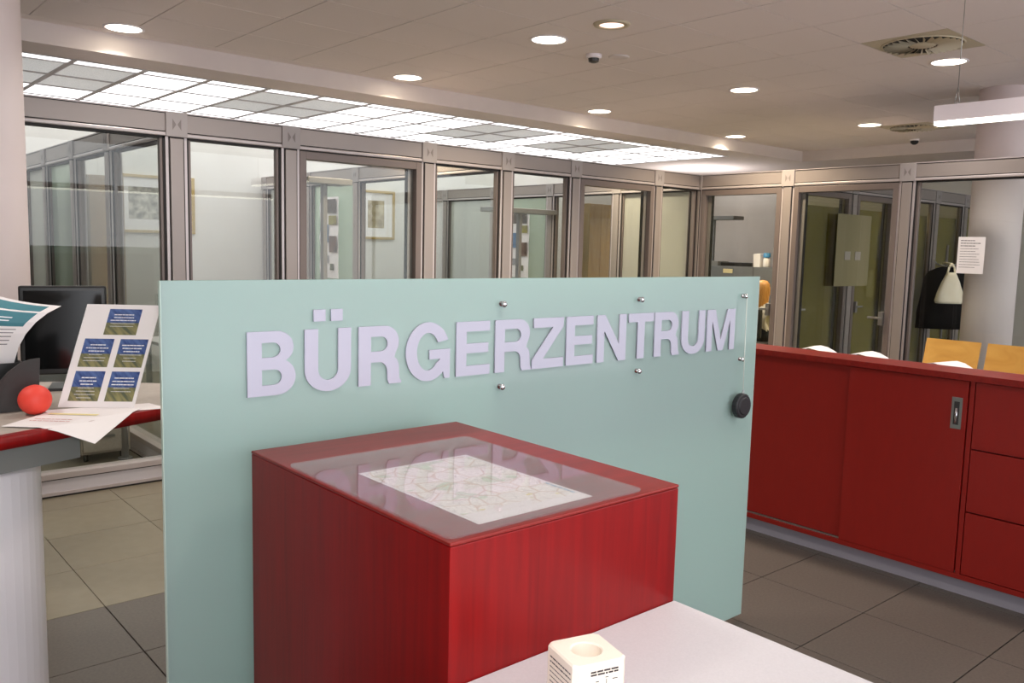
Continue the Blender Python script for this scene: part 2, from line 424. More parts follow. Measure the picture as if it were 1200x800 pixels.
def partition(name, label, ax, c, a0, a1, posts, bays, cut=()):
    """glazed partition: posts on centres, beam with node plates, sill, panes; bays: list of (from,to,kind,glass)"""
    w = empty(name, ((a0+a1)/2, c, 0) if ax == 'x' else (c, (a0+a1)/2, 0))
    tag(w, label, 'partition', kind='structure')
    part_box('beam', ax, c, a0, a1, -.045, .045, BB, BT-.012, M['alu'], w, .003)
    part_box('beam_cap', ax, c, a0, a1, -.052, .052, BT-.008, BT, M['alu_light'], w)
    part_box('gasket', ax, c, a0, a1, -.046, .046, BT-.013, BT-.007, M['gasket'], w)
    part_box('head_rail', ax, c, a0, a1, -.05, .05, HEAD, BB-.006, M['alu_light'], w, .006)
    part_box('gasket', ax, c, a0, a1, -.044, .044, BB-.007, BB+.001, M['gasket'], w)
    for p in posts:
        part_box('post', ax, c, p-PW/2, p+PW/2, -.040, .040, 0, HEAD, M['alu_light'], w)
        part_box('post_groove', ax, c, p-.050, p+.050, -.043, .043, 0, HEAD, M['gasket'], w)
        part_box('post_face', ax, c, p-.042, p+.042, -.054, .054, 0, HEAD-.012, M['alu'], w, .004)
        npz0, npz1 = HEAD-.002, BT-.002
        nd = part_box('node_plate', ax, c, p-PW/2, p+PW/2, -.058, .058, npz0, npz1, M['node'], w, .003)
        # hourglass emblem on both faces
        bm = bmesh.new(); zc = (npz0+npz1)/2
        for s in (-1, 1):
            d = c+s*.0590
            for sg in (-1, 1):
                t = [(p-.028, zc+.036), (p-.028, zc-.036), (p-.004, zc)] if sg < 0 else [(p+.028, zc-.036), (p+.028, zc+.036), (p+.004, zc)]
                vs = [bm.verts.new((a, d, z) if ax == 'x' else (d, a, z)) for a, z in t]
                bm.faces.new(vs)
        me = bpy.data.meshes.new('emblem'); bm.to_mesh(me); bm.free()
        put('emblem', me, M['node_dark'], nd)
    for (b0, b1, kind, gl) in bays:
        if kind == 'fixed':
            part_box('gasket', ax, c, b0, b0+.014, -.03, .03, .15, HEAD, M['gasket'], w)
            part_box('gasket', ax, c, b1-.014, b1, -.03, .03, .15, HEAD, M['gasket'], w)
            part_box('gasket', ax, c, b0, b1, -.03, .03, HEAD-.014, HEAD, M['gasket'], w)
            part_box('glazing_bead', ax, c, b0+.014, b0+.030, -.022, .022, .15, HEAD-.014, M['alu_dark'], w)
            part_box('glazing_bead', ax, c, b1-.030, b1-.014, -.022, .022, .15, HEAD-.014, M['alu_dark'], w)
            part_box('pane', ax, c, b0+.02, b1-.02, -.004, .004, .14, HEAD-.006, gl, w)
            part_box('sill_rail', ax, c, b0, b1, -.055, .055, .112, .150, M['alu_light'], w, .004)
            part_box('sill_panel', ax, c, b0, b1, -.045, .045, .028, .108, M['sill'], w)
            part_box('gasket', ax, c, b0, b1, -.046, .046, .106, .113, M['gasket'], w)
            part_box('base_rail', ax, c, b0, b1, -.055, .055, .012, .030, M['alu_light'], w)
            part_box('gasket', ax, c, b0, b1, -.050, .050, 0, .012, M['gasket'], w)
        elif kind == 'door':
            part_box('gasket', ax, c, b0, b1, -.045, .045, HEAD-.010, HEAD, M['gasket'], w)
            dr = empty('door_leaf', ((b0+b1)/2, c, 0) if ax == 'x' else (c, (b0+b1)/2, 0))
            dr.parent = w; dr.location = dr.location-w.location
            fw_ = .052; ft = HEAD-.010
            for (q0, q1) in ((b0, b0+fw_), (b1-fw_, b1)):
                part_box('door_stile', ax, c, q0, q1, -.048, .048, .01, ft, M['alu_dark'], dr, .004)
            part_box('door_rail', ax, c, b0+fw_, b1-fw_, -.047, .047, ft-.055, ft, M['alu_dark'], dr, .003)
            part_box('door_rail', ax, c, b0+fw_, b1-fw_, -.047, .047, .01, .13, M['alu_dark'], dr, .003)
            part_box('pane', ax, c, b0+fw_, b1-fw_, -.004, .004, .13, ft-.055, gl, dr)
            # slim inner leaf edge with black seal on the closing side
            s0 = b1-fw_-.055
            part_box('leaf_edge', ax, c, s0+.010, b1-fw_, .005, .040, .13, ft-.055, M['alu'], dr)
            part_box('seal', ax, c, s0, s0+.010, .005, .036, .13, ft-.055, M['gasket'], dr)
            lv = part_box('lever_handle', ax, c, b0+.07, b0+.19, -.085, -.070, 1.035, 1.055, M['steel'], dr, .004)
            part_box('handle_plate', ax, c, b0+.055, b0+.095, -.070, -.004, .98, 1.10, M['steel'], dr)
    return w

AY = 5.723; BX = 7.551
pa = [0.80, 1.994, 2.792, 3.982, 4.805, 5.635, 6.820]
h = PW/2
partition('wall_north', 'grey aluminium glazed partition in front of the row of offices', 'x', AY, -1.8, BX-.07, pa, [
    (-1.8, pa[0]-h, 'fixed', M['clear']), (pa[0]+h, pa[1]-h, 'fixed', M['clear']), (pa[1]+h, pa[2]-h, 'fixed', M['clear']), (pa[2]+h, pa[3]-h, 'door', M['clear']),
    (pa[3]+h, pa[4]-h, 'fixed', M['clear']), (pa[4]+h, pa[5]-h, 'fixed', M['clear']), (pa[5]+h, pa[6]-h, 'door', M['clear']),
    (pa[6]+h, BX-.07, 'fixed', M['clear'])])
pb = [4.63, 3.468]
partition('wall_east', 'grey aluminium glazed partition of the corner office and lobby', 'y', BX, -0.9, AY+.07, pb+[AY, 1.2], [
    (pb[0]+h, AY-h, 'door', M['clear']), (pb[1]+h, pb[0]-h, 'door', M['clear']), (1.2+h, pb[1]-h, 'fixed', M['clear']), (-.9, 1.2-h, 'fixed', M['clear'])])
partition('wall_office_west', 'glazed cross partition between the first two offices', 'y', 1.994, AY+.07, 10.5, [7.05, 8.08, 9.08, 9.98], [
    (AY+.08, 7.05-h, 'fixed', M['clear']), (7.05+h, 8.08-h, 'fixed', M['clear']), (8.08+h, 9.08-h, 'fixed', M['green']), (9.08+h, 9.98-h, 'fixed', M['frost']), (9.98+h, 10.48, 'fixed', M['frost'])])
partition('wall_office_middle', 'glazed cross partition with posters in the middle of the offices', 'y', 4.805, AY+.07, 10.5, [8.15, 9.25, 10.42], [
    (AY+.08, 8.15-h, 'fixed', M['clear']), (8.15+h, 9.25-h, 'fixed', M['green']), (9.25+h, 10.42-h, 'fixed', M['frost'])])
partition('wall_office_east', 'glazed cross partition beside the corner office', 'y', BX, AY+.08, 10.5, [6.88, 8.02, 9.15, 10.28], [
    (AY+.09, 6.88-h, 'fixed', M['frost']), (6.88+h, 8.02-h, 'fixed', M['clear']), (8.02+h, 9.15-h, 'fixed', M['green']), (9.15+h, 10.28-h, 'fixed', M['frost'])])
partition('wall_lobby', 'glazed lobby partition with lever handle doors', 'x', 4.63, BX+.07, 12.9, [8.74, 9.70, 10.77, 11.62], [
    (BX+.08, 8.74-h, 'door', M['olive']), (8.74+h, 9.70-h, 'door', M['olive']), (9.70+h, 10.77-h, 'fixed', M['olive']), (10.77+h, 11.62-h, 'fixed', M['olive']), (11.62+h, 12.88, 'fixed', M['olive'])])

# ------------------------------------------------------------------ columns
def column(name, label, x, y, r):
    c = lathe(name, [(0, 0), (r, 0), (r, CZ+.05), (0, CZ+.05)], (x, y), M['column'], None, 64, False)
    for p in c.data.polygons:
        if len(p.vertices) == 4 and abs(p.normal.z) < .5: p.use_smooth = True
    tag(c, label, 'column', kind='structure'); return c
column('column', 'round pink-white column standing in the lobby behind the glass', 8.36, 3.04, 0.212)
column('column', 'round pink-white column beside the leaflet counter', 0.611, 4.568, 0.29)

# ------------------------------------------------------------------ downlights
def area(name, loc, size, power, color, parent, spread=140):
    l = bpy.data.lights.new(name, 'AREA'); l.shape = 'DISK'; l.size = size; l.energy = power; l.color = color
    l.spread = math.radians(spread)
    o = bpy.data.objects.new(name, l); COL.objects.link(o); o.parent = parent
    o.location = Vector(loc)-parent.location
    return o
DL = [(1.976, 6.65), (4.395, 6.62), (6.897, 6.62), (9.52, 6.68), (4.315, 4.672), (6.869, 4.754), (9.618, 4.93), (6.916, 2.945),
      (1.9, 4.75), (1.9, 2.9), (4.4, 2.9), (-0.6, 2.9), (-0.6, 4.75), (-0.6, 6.65), (1.9, 1.0), (4.4, 1.0), (6.9, 1.0), (9.55, 2.95), (9.55, 1.0)]
names_dl = {1: 'round downlight before the luminous ceiling above the first glass office door', 2: 'round downlight before the luminous ceiling above the second glass office door', 5: 'round downlight in mid ceiling between smoke detector and lobby', 0: 'round downlight above the first office window beside the column', 3: 'round downlight in the far ceiling corner before the luminous field',
            7: 'round downlight beside the large swirl air vent', 4: 'round downlight next to the small eyeball spot', 6: 'round downlight beside the far swirl air vent'}
for k, (x, y) in enumerate(DL):
    d = empty('downlight', (x, y, CZ))
    tag(d, names_dl.get(k, 'round recessed ceiling downlight with warm lit lens and thin white ring'), 'downlight', 'recessed downlights in the tile ceiling')
    lathe('ring', [(.120, CZ-.001), (.138, CZ-.001), (.140, CZ-.006), (.122, CZ-.008), (.120, CZ-.001)], (x, y), M['white_paint'], d, 32)
    lathe('lens', [(0, CZ-.0045), (.121, CZ-.0045), (.121, CZ-.001), (0, CZ-.001)], (x, y), M['bulb'], d, 32, False)
    warm = x > 3 and y > 4
    area('lamp', (x, y, CZ-.012), .23, DOWNLIGHT_W*(2.6 if warm else .8), (1.0, .82, .58) if warm else (1.0, .93, .86), d, 118)
ey = empty('eyeball_spot', (4.317, 4.057, CZ)); tag(ey, 'small pinkish eyeball ceiling spot with a wide brown ring', 'spotlight')
lathe('ring', [(.085, CZ-.001), (.125, CZ-.001), (.118, CZ-.012), (.085, CZ-.014), (.085, CZ-.001)], (4.317, 4.057), M['vent_plate'], ey)
lathe('lens', [(0, CZ-.016), (.05, CZ-.014), (.084, CZ-.006), (.084, CZ-.001), (0, CZ-.001)], (4.317, 4.057), M['bulb_dim'], ey)
# smoke detector and blank cover
sd = empty('smoke_detector', (4.891, 4.775, CZ)); tag(sd, 'white smoke detector with dark sensor vents under the ceiling', 'smoke detector')
lathe('base', [(0, CZ), (.062, CZ), (.06, CZ-.025), (.045, CZ-.03), (0, CZ-.03)], (4.891, 4.775), M['white_paint'], sd)
lathe('sensor', [(.044, CZ-.03), (.04, CZ-.055), (.02, CZ-.062), (0, CZ-.062)], (4.891, 4.775), M['black_soft'], sd, 12, False)
cv = lathe('blank_cover', [(0, CZ), (.085, CZ), (.082, CZ-.008), (.06, CZ-.012), (0, CZ-.012)], (5.076, 4.685), M['plaster'])
tag(cv, 'flat round blank cover plate beside the smoke detector', 'cover')
mo = empty('motion_sensor', (11.15, 5.10, CZ)); tag(mo, 'small dark motion sensor on the far ceiling edge', 'sensor')
lathe('base', [(0, CZ), (.06, CZ), (.055, CZ-.02), (0, CZ-.02)], (11.15, 5.10), M['white_paint'], mo, 20)
lathe('dome', [(.05, CZ-.02), (.045, CZ-.05), (.02, CZ-.068), (0, CZ-.07)], (11.15, 5.10), M['vent'], mo, 20)

# swirl air vents fill one ceiling tile
def swirl(i, j, label):
    x = CX0+(i+.5)*CSX; y = CY0+(j+.5)*CSY
    v = empty('air_vent', (x, y, CZ)); tag(v, label, 'air vent', 'swirl air vents in the ceiling')
    box('plate', x-CSX/2+.004, x+CSX/2-.004, y-CSY/2+.004, y+CSY/2-.004, CZ, CZ+.012, M['vent_plate'], v)
    lathe('slot_ring', [(.085, CZ-.001), (.262, CZ-.001), (.262, CZ-.003), (.085, CZ-.003), (.085, CZ-.001)], (x, y), M['vent'], v, 40, False)
    for k in range(28):
        a = 2*PI*k/28; bm = bmesh.new()
        da = Vector((math.cos(a), math.sin(a), 0)); db = Vector((-math.sin(a+.25), math.cos(a+.25), 0))
        p0 = Vector((x, y, CZ-.004))+da*.10; p1 = Vector((x, y, CZ-.004))+da*.255
        q = [p0-db*.004, p0+db*.004+Vector((0, 0, -.014)), p1+db*.009+Vector((0, 0, -.020)), p1-db*.009]
        t = Vector((0, 0, .0015))
        A = [bm.verts.new(s) for s in q]; B = [bm.verts.new(s+t) for s in q]
        bm.faces.new(A[::-1]); bm.faces.new(B)
        for m_ in range(4): bm.faces.new((A[m_], A[(m_+1) % 4], B[(m_+1) % 4], B[m_]))
        put('vane', mesh_of(bm, 'vane'), M['vent_plate'], v)
    lathe('hub', [(0, CZ-.012), (.08, CZ-.012), (.095, CZ-.002), (0, CZ-.002)], (x, y), M['vent_plate'], v, 32)
    lathe('rim', [(.262, CZ-.001), (.275, CZ-.001), (.270, CZ-.008), (.262, CZ-.008), (.262, CZ-.001)], (x, y), M['vent_plate'], v, 40)
swirl(3, -2, 'square swirl air vent with dark slots above the counter end')
swirl(9, 1, 'square swirl air vent far back near the glazed lobby')

# ------------------------------------------------------------------ pendant light over the counter
pl = empty('pendant_light', (4.8, 1.4, 2.41)); tag(pl, 'long white box pendant lamp hanging on wires above the red counter', 'pendant lamp')
box('housing', 4.765, 4.835, 0.60, 2.088, 2.326, 2.41, M['white_paint'], pl, .003)
box('diffuser', 4.768, 4.832, 0.603, 2.085, 2.306, 2.326, M['tube'], pl, .003)
for yy in (1.985, 0.75):
    tube('wire', [(4.8, yy, CZ), (4.8, yy, 2.50)], .0022, M['steel'], pl)
    tube('wire_fork', [(4.8, yy, 2.50), (4.8, yy-.015, 2.408)], .0022, M['steel'], pl)
    tube('wire_fork', [(4.8, yy, 2.50), (4.8, yy+.015, 2.408)], .0022, M['steel'], pl)
    cyl('end_stop', (4.8, yy, 2.41), (4.8, yy, 2.424), .012, M['steel'], pl, seg=12)

for x0, x1, ya, yb in ((1.9, 4.1, -3.30, -2.98), (4.1, 6.6, -2.98, -2.62)):
    p2 = empty('pendant_light', ((x0+x1)/2, (ya+yb)/2, 2.41)); tag(p2, 'long white box pendant lamp mirrored as a line in the office glass, %s' % ('nearer the wall' if x0 < 3 else 'nearer the sideboard'), 'pendant lamp', 'pendant lamps behind the viewer')
    an = math.atan2(yb-ya, x1-x0); ce = ((x0+x1)/2, (ya+yb)/2); hl = math.hypot(x1-x0, yb-ya)/2-.03
    box('housing', ce[0]-hl, ce[0]+hl, ce[1]-.035, ce[1]+.035, 2.33, 2.41, M['white_paint'], p2, .003, an, ce)
    box('diffuser', ce[0]-hl+.003, ce[0]+hl-.003, ce[1]-.036, ce[1]+.036, 2.306, 2.332, M['tube'], p2, .003, an, ce)
    for t_ in (-.8, .8):
        q = (ce[0]+hl*t_*math.cos(an), ce[1]+hl*t_*math.sin(an)); tube('wire', [(q[0], q[1], CZ), (q[0], q[1], 2.41)], .0022, M['steel'], p2)

# ------------------------------------------------------------------ glass sign wall with letters
PY, PX0, PX1, PZ0, PZ1 = 2.04, 0.673, 3.131, 0.02, 1.502
sg = empty('glass_sign_wall', (1.9, PY, 0)); tag(sg, 'mint satin glass screen with large white letters', 'sign')
box('glass_panel', PX0, PX1, PY, PY+.012, PZ0, PZ1, M['mint'], sg, .0015)
box('edge_strip', PX0-.0015, PX0, PY, PY+.012, PZ0, PZ1, M['mint_edge'], sg)
box('edge_strip', PX1, PX1+.0015, PY, PY+.012, PZ0, PZ1, M['mint_edge'], sg)
box('backing_board', 1.70, 3.02, PY+.045, PY+.065, .93, 1.432, M['board'], sg, .002)
for x in (1.0, 1.9, 2.8):
    box('foot', x-.04, x+.04, PY+.014, PY+.30, 0, .02, M['steel'], sg, .003)
    box('foot_bracket', x-.03, x+.03, PY+.0125, PY+.026, 0, .16, M['steel'], sg, .002)
for x in (1.712, 2.366, 3.015):
    for z in (1.422, 1.160):
        s = cyl('standoff', (x, PY-.016, z), (x, PY+.045, z), .0085, M['chrome'], sg, seg=20)
        bm = bmesh.new(); bmesh.ops.create_uvsphere(bm, u_segments=16, v_segments=8, radius=.0105)
        for v in bm.verts: v.co = Vector((v.co.x, v.co.y*.6, v.co.z))+Vector((x, PY-.017, z))
        put('cap', mesh_of(bm, 'cap', True), M['chrome'], s)

# --- letters: outlines in units of the cap height, widths given
S, T = .235, .175       # stem and bar thickness
def arc(cx, cy_, rx, ry, a0, a1, n=10):
    return [(cx+rx*math.cos(math.radians(a0+(a1-a0)*i/n)), cy_+ry*math.sin(math.radians(a0+(a1-a0)*i/n))) for i in range(n+1)]
def gl_B(w):
    o = [(0, 0), (w-.31, 0)]+arc(w-.31, .285, .31, .285, -90, 62)+arc(w-.31, .745, .275, .255, -38, 90)+[(0, 1)]
    h1 = [(S, T-.01), (w-.36, T-.01)]+arc(w-.36, .285, .125, .12, -90, 90)+[(S, .405)]
    h2 = [(S, .595), (w-.38, .595)]+arc(w-.38, .71, .125, .115, -90, 90)+[(S, .825)]
    return [o, h1, h2]
def gl_U(w, uml=False):
    R = w/2
    o = [(0, 1), (0, .34)]+arc(R, .34, R, .36, 180, 360, 20)+[(w, 1), (w-S, 1), (w-S, .34)]+arc(R, .34, R-S, .175, 360, 180, 20)+[(S, 1)]
    res = [o]
    if uml:
        for c in (R-.155, R+.155): res.append([(c-.105, 1.12), (c+.105, 1.12), (c+.105, 1.31), (c-.105, 1.31)])
    return res
def gl_R(w):
    o = [(0, 0), (S, 0), (S, .385), (w-.42, .385)]+arc(w-.42, .22, .165, .165, 90, 0, 8)+[(w-.25, .07), (w-.215, 0), (w+.03, 0), (w+.03, .035), (w-.01, .09), (w-.02, .26)] \
        + arc(w-.20, .28, .18, .20, 0, 62, 6)+arc(w-.30, .72, .275, .28, -38, 90)+[(0, 1)]
    hh = [(S, .57), (w-.38, .57)]+arc(w-.38, .695, .13, .125, -90, 90)+[(S, .82)]
    return [o, hh]
def gl_G(w):
    R = w/2
    o = arc(R, .5, R, .525, 22, 315, 30)+[(w-.13, .085), (w-.105, 0), (w+.01, 0), (w+.01, .53), (R+.03, .53), (R+.03, .36), (w-.20, .36)] \
        + arc(R, .5, R-S+.005, .335, 320, 28, 28)
    return [o]
def gl_E(w): return [[(0, 0), (w, 0), (w, .185), (S, .185), (S, .415), (w-.04, .415), (w-.04, .595), (S, .595), (S, .815), (w-.01, .815), (w-.01, 1), (0, 1)]]
def gl_Z(w): return [[(0, 0), (w, 0), (w, .19), (.29, .19), (w-.01, .82), (w-.01, 1), (.03, 1), (.03, .81), (w-.30, .81), (0, .18)]]
def gl_N(w): return [[(0, 0), (.215, 0), (.215, .66), (w-.225, 0), (w, 0), (w, 1), (w-.215, 1), (w-.215, .36), (.225, 1), (0, 1)]]
def gl_T(w): return [[(w/2-S/2, 0), (w/2+S/2, 0), (w/2+S/2, .81), (w, .81), (w, 1), (0, 1), (0, .81), (w/2-S/2, .81)]]
def gl_M(w): return [[(0, 0), (.205, 0), (.205, .72), (w/2-.10, 0), (w/2+.10, 0), (w-.205, .72), (w-.205, 0), (w, 0), (w, 1), (w-.31, 1), (w/2, .27), (.31, 1), (0, 1)]]
def glyph_mesh(loops, x0, z0, cap, y0, th):
    cu = bpy.data.curves.new('glyph', 'CURVE'); cu.dimensions = '2D'; cu.fill_mode = 'BOTH'; cu.extrude = th/2
    for lp in loops:
        sp = cu.splines.new('POLY'); sp.points.add(len(lp)-1); sp.use_cyclic_u = True
        for p, (x, y) in zip(sp.points, lp): p.co = (x*cap, y*cap, 0, 1)
    ob = bpy.data.objects.new('glyph', cu)
    me = bpy.data.meshes.new_from_object(ob)
    bpy.data.objects.remove(ob); bpy.data.curves.remove(cu)
    for v in me.vertices:
        x, y, z = v.co
        v.co = (x0+x, y0-z, z0+y)
    me.update()
    return me
CAP = 0.166; LZ = 1.2055
LET = [('B', gl_B, .879, 1.011), ('U', lambda w: gl_U(w, True), 1.037, 1.175), ('R', gl_R, 1.199, 1.334), ('G', gl_G, 1.354, 1.510), ('E', gl_E, 1.535, 1.666),
       ('R', gl_R, 1.687, 1.836), ('Z', gl_Z, 1.844, 1.985), ('E', gl_E, 1.998, 2.128), ('N', gl_N, 2.148, 2.297), ('T', gl_T, 2.310, 2.447),
       ('R', gl_R, 2.455, 2.598), ('U', gl_U, 2.616, 2.760), ('M', gl_M, 2.775, 2.962)]
for ch, fn, x0, x1 in LET:
    me = glyph_mesh(fn((x1-x0)/CAP), x0, LZ, CAP, PY-.004, .005)
    put('letter', me, M['letter'], sg)

# rubber puck on a cord
pk = empty('hanging_puck', (2.998, 1.995, .915)); tag(pk, 'black round ribbed puck hanging on a thin cord from the glass screen', 'puck')
tube('cord', [(3.015, PY-.021, 1.413), (3.010, 2.010, 1.020)], .0022, M['cord'], pk)
bm = bmesh.new()
ax = Vector((0, -1, 0)); cen = Vector((3.003, 2.008, .968))
prof = [(0, -.017), (.034, -.017), (.038, -.013), (.046, -.013), (.051, -.008), (.051, .012), (.046, .017), (0, .017)]
a_ = ax.orthogonal().normalized(); b_ = ax.cross(a_)
rings = []
for r, d in prof:
    rings.append([cen-ax*d] if r == 0 else [cen-ax*d+(a_*math.cos(2*PI*i/48)+b_*math.sin(2*PI*i/48))*(r*(1.02 if (i % 2 and r > .05) else 1)) for i in range(48)])
rv = [[bm.verts.new(p) for p in rg] for rg in rings]
for A, B in zip(rv[:-1], rv[1:]):
    for i in range(48):
        j = (i+1) % 48
        if len(A) == 1: bm.faces.new((A[0], B[i], B[j]))
        elif len(B) == 1: bm.faces.new((A[i], A[j], B[0]))
        else: bm.faces.new((A[i], A[j], B[j], B[i]))
put('disc', mesh_of(bm, 'disc'), M['puck'], pk)
tube('ring', [(3.008+.006*math.cos(t), 2.008, 1.024+.009*math.sin(t)) for t in [2*PI*i/12 for i in range(13)]], .0018, M['chrome'], pk, 6)

# ------------------------------------------------------------------ red map pedestal
QX0, QX1, QY0, QY1, QZ = 0.8547, 1.4834, 1.1403, 1.9597, 1.088
pd = empty('map_pedestal', ((QX0+QX1)/2, (QY0+QY1)/2, 0)); tag(pd, 'tall mahogany red box pedestal with the town map on top', 'pedestal')
box('body', QX0+.001, QX1-.001, QY0+.001, QY1-.001, 0, QZ-.008, M['wood'], pd, .002)
box('top', QX0, QX1, QY0, QY1, QZ-.007, QZ, M['wood_top'], pd, .003)
box('shadow_gap', QX0+.004, QX1-.004, QY0+.004, QY1-.004, QZ-.0085, QZ-.0065, M['red_dark'], pd)
mp_ = empty('town_map', (1.107, 1.41, QZ)); tag(mp_, 'white printed town map sheet under clear acrylic on the pedestal', 'map')
MX0, MX1, MY0, MY1 = 0.957, 1.259, 1.190, 1.622
def map_mat():
    m = pbr('town_map_print', rgb(248, 242, 238), 0.6)
    nt = m.node_tree; N = nt.nodes; L = nt.links; b = N['Principled BSDF']
    tc = N.new('ShaderNodeTexCoord')
    def vor(scale, width):
        v = N.new('ShaderNodeTexVoronoi'); v.feature = 'DISTANCE_TO_EDGE'; v.inputs['Scale'].default_value = scale
        L.new(tc.outputs['Object'], v.inputs['Vector'])
        lt = N.new('ShaderNodeMath'); lt.operation = 'LESS_THAN'; lt.inputs[1].default_value = width
        L.new(v.outputs['Distance'], lt.inputs[0]); return lt.outputs[0]
    def over(base, col, fac, amt):
        k = N.new('ShaderNodeMath'); k.operation = 'MULTIPLY'; k.inputs[1].default_value = amt; L.new(fac, k.inputs[0])
        mx = N.new('ShaderNodeMixRGB'); mx.inputs['Color2'].default_value = col
        L.new(k.outputs[0], mx.inputs['Fac'])
        if hasattr(base, 'is_linked'): L.new(base, mx.inputs['Color1'])
        else: mx.inputs['Color1'].default_value = base
        return mx.outputs['Color']
    n1 = N.new('ShaderNodeTexNoise'); n1.inputs['Scale'].default_value = 11; L.new(tc.outputs['Object'], n1.inputs['Vector'])
    g = N.new('ShaderNodeMath'); g.operation = 'GREATER_THAN'; g.inputs[1].default_value = .60; L.new(n1.outputs['Fac'], g.inputs[0])
    n2 = N.new('ShaderNodeTexNoise'); n2.inputs['Scale'].default_value = 23; L.new(tc.outputs['Object'], n2.inputs['Vector'])
    yl = N.new('ShaderNodeMath'); yl.operation = 'GREATER_THAN'; yl.inputs[1].default_value = .70; L.new(n2.outputs['Fac'], yl.inputs[0])
    c = over(rgb(252, 247, 242), rgb(205, 224, 196), g.outputs[0], .8)
    c = over(c, rgb(238, 222, 110), yl.outputs[0], .9)
    c = over(c, rgb(178, 164, 170), vor(70, .04), .5)
    c = over(c, rgb(214, 176, 150), vor(16, .03), .6)
    L.new(c, b.inputs['Base Color'])
    return m
box('paper', MX0, MX1, MY0, MY1, QZ+.0002, QZ+.0010, M['paper'], mp_)
box('map_print', MX0+.008, MX1-.008, MY0+.035, MY1-.008, QZ+.0010, QZ+.0013, map_mat(), mp_)
rg = random.Random(3)
rects('legend_strip', [(0, .17, 0, .022)], M['paper'], ((MX0+.008, MY0+.036, QZ+.0014), (1, 0, 0), (0, 1, 0)), mp_, .0002)
rects('legend_print', text_dashes(.0, .09, 0, .006, rg), M['ink_blue'], ((MX1-.010, MY0+.04, QZ+.0014), (0, 1, 0), (-1, 0, 0)), mp_, .0004)
# acrylic sheet with rounded corners
def round_rect(x0, x1, y0, y1, r, n=6):
    pts = []
    for cx, cy_, a0 in ((x1-r, y0+r, -90), (x1-r, y1-r, 0), (x0+r, y1-r, 90), (x0+r, y0+r, 180)):
        pts += arc(cx, cy_, r, r, a0, a0+90, n)
    return pts
px_ = prism('acrylic_sheet', round_rect(.860, 1.376, 1.150, 1.772, .018), QZ+.0018, QZ+.0058, M['plexi'])
tag(px_, 'clear acrylic cover sheet with rounded corners on the red pedestal', 'acrylic sheet')

# ------------------------------------------------------------------ grey desk in front of the pedestal
TZ = .822
dk = empty('front_desk', (1.08, .62, 0)); tag(dk, 'light grey desk standing against the red pedestal front', 'desk')
box('desk_top', .62, 1.4834, .12, QY0-.001, TZ-.028, TZ, M['desk'], dk, .002)
for x in (.68, 1.42):
    for y in (.18, 1.07): cyl('leg', (x, y, 0), (x, y, TZ-.028), .022, M['leg'], dk)
box('apron', .70, 1.40, .30, .32, TZ-.38, TZ-.028, M['desk'], dk)

# pencil cube
CS = .102; cang = math.radians(-15.3); cc = Vector((1.0065, .9525, 0))
pcb = empty('pencil_cube', (cc.x, cc.y, TZ)); tag(pcb, 'cream white pencil holder cube with a round hole and printed sides', 'pencil holder')
bm = bmesh.new()
n = 32; hr = .026; hh = CS/2
def rot(p): return Vector((cc.x+p[0]*math.cos(cang)-p[1]*math.sin(cang), cc.y+p[0]*math.sin(cang)+p[1]*math.cos(cang), p[2]))
def sq(t, r): # point on rounded square outline
    c_, s_ = math.cos(t), math.sin(t); k = 1/max(abs(c_), abs(s_)); return (c_*k*r, s_*k*r)
def loop(f, z): return [bm.verts.new(rot((*f(2*PI*(i+.5)/n), z))) for i in range(n)]
circ = lambda r: (lambda t: (r*math.cos(t), r*math.sin(t)))
sqr = lambda r: (lambda t: sq(t, r))
Ls = [loop(sqr(hh), TZ), loop(sqr(hh), TZ+CS-.003), loop(sqr(hh-.003), TZ+CS), loop(circ(hr+.002), TZ+CS), loop(circ(hr), TZ+CS-.002), loop(circ(hr), TZ+.02)]
for A, B in zip(Ls[:-1], Ls[1:]):
    for i in range(n): bm.faces.new((A[i], A[(i+1) % n], B[(i+1) % n], B[i]))
bm.faces.new(Ls[0][::-1]); bm.faces.new(Ls[-1])
put('block', mesh_of(bm, 'block'), M['cube'], pcb)
rg = random.Random(5)
U1 = rot((1, 0, 0))-rot((0, 0, 0)); U2 = rot((0, 1, 0))-rot((0, 0, 0))
f_front = (rot((-hh, -hh, TZ)), U1, (0, 0, 1)); f_left = (rot((-hh, hh, TZ)), -U2, (0, 0, 1))
rects('face_print', text_dashes(.030, .085, .0865, .0032, rg)+text_dashes(.030, .083, .0815, .0032, rg)+[(.058, .064, .075, .0765), (.040, .046, .070, .0715), (.072, .082, .070, .0715),
      (.050, .070, .060, .0610), (.045, .048, .060, .068), (.060, .0612, .050, .073)], M['ink_dark'], f_front, pcb)
rects('face_print', sum([text_dashes(.018, .09, .084-.0085*i, .0026 if i < 2 else .0018, rg) for i in range(8)], []), M['ink_dark'], f_left, pcb)

# ------------------------------------------------------------------ red counter with sliding doors and drawers
CXF = 4.171; WTZ = 1.066
rc = empty('red_sideboard', (4.3, 1.6, 0)); tag(rc, 'long red sideboard with sliding doors and drawers', 'sideboard')
CY0_, CY1_ = 0.45, 3.35
box('body', CXF+.022, CXF+.40, CY0_, CY1_, .115, 1.032, M['red_dark'], rc)
box('plinth', CXF+.035, CXF+.38, CY0_+.02, CY1_-.02, 0, .115, M['plinth'], rc)
box('bottom_panel', CXF-.004, CXF+.40, CY0_, CY1_, .085, .110, M['red_lam'], rc, .001)
box('sliding_rail', CXF+.006, CXF+.016, 1.56, CY1_-.02, .110, .118, M['steel'], rc)
box('sliding_door', CXF+.012, CXF+.030, 2.125, CY1_-.02, .120, 1.030, M['red_lam'], rc, .001)
d2 = box('sliding_door', CXF-.006, CXF+.012, 1.568, 2.150, .112, 1.030, M['red_lam'], rc, .001)
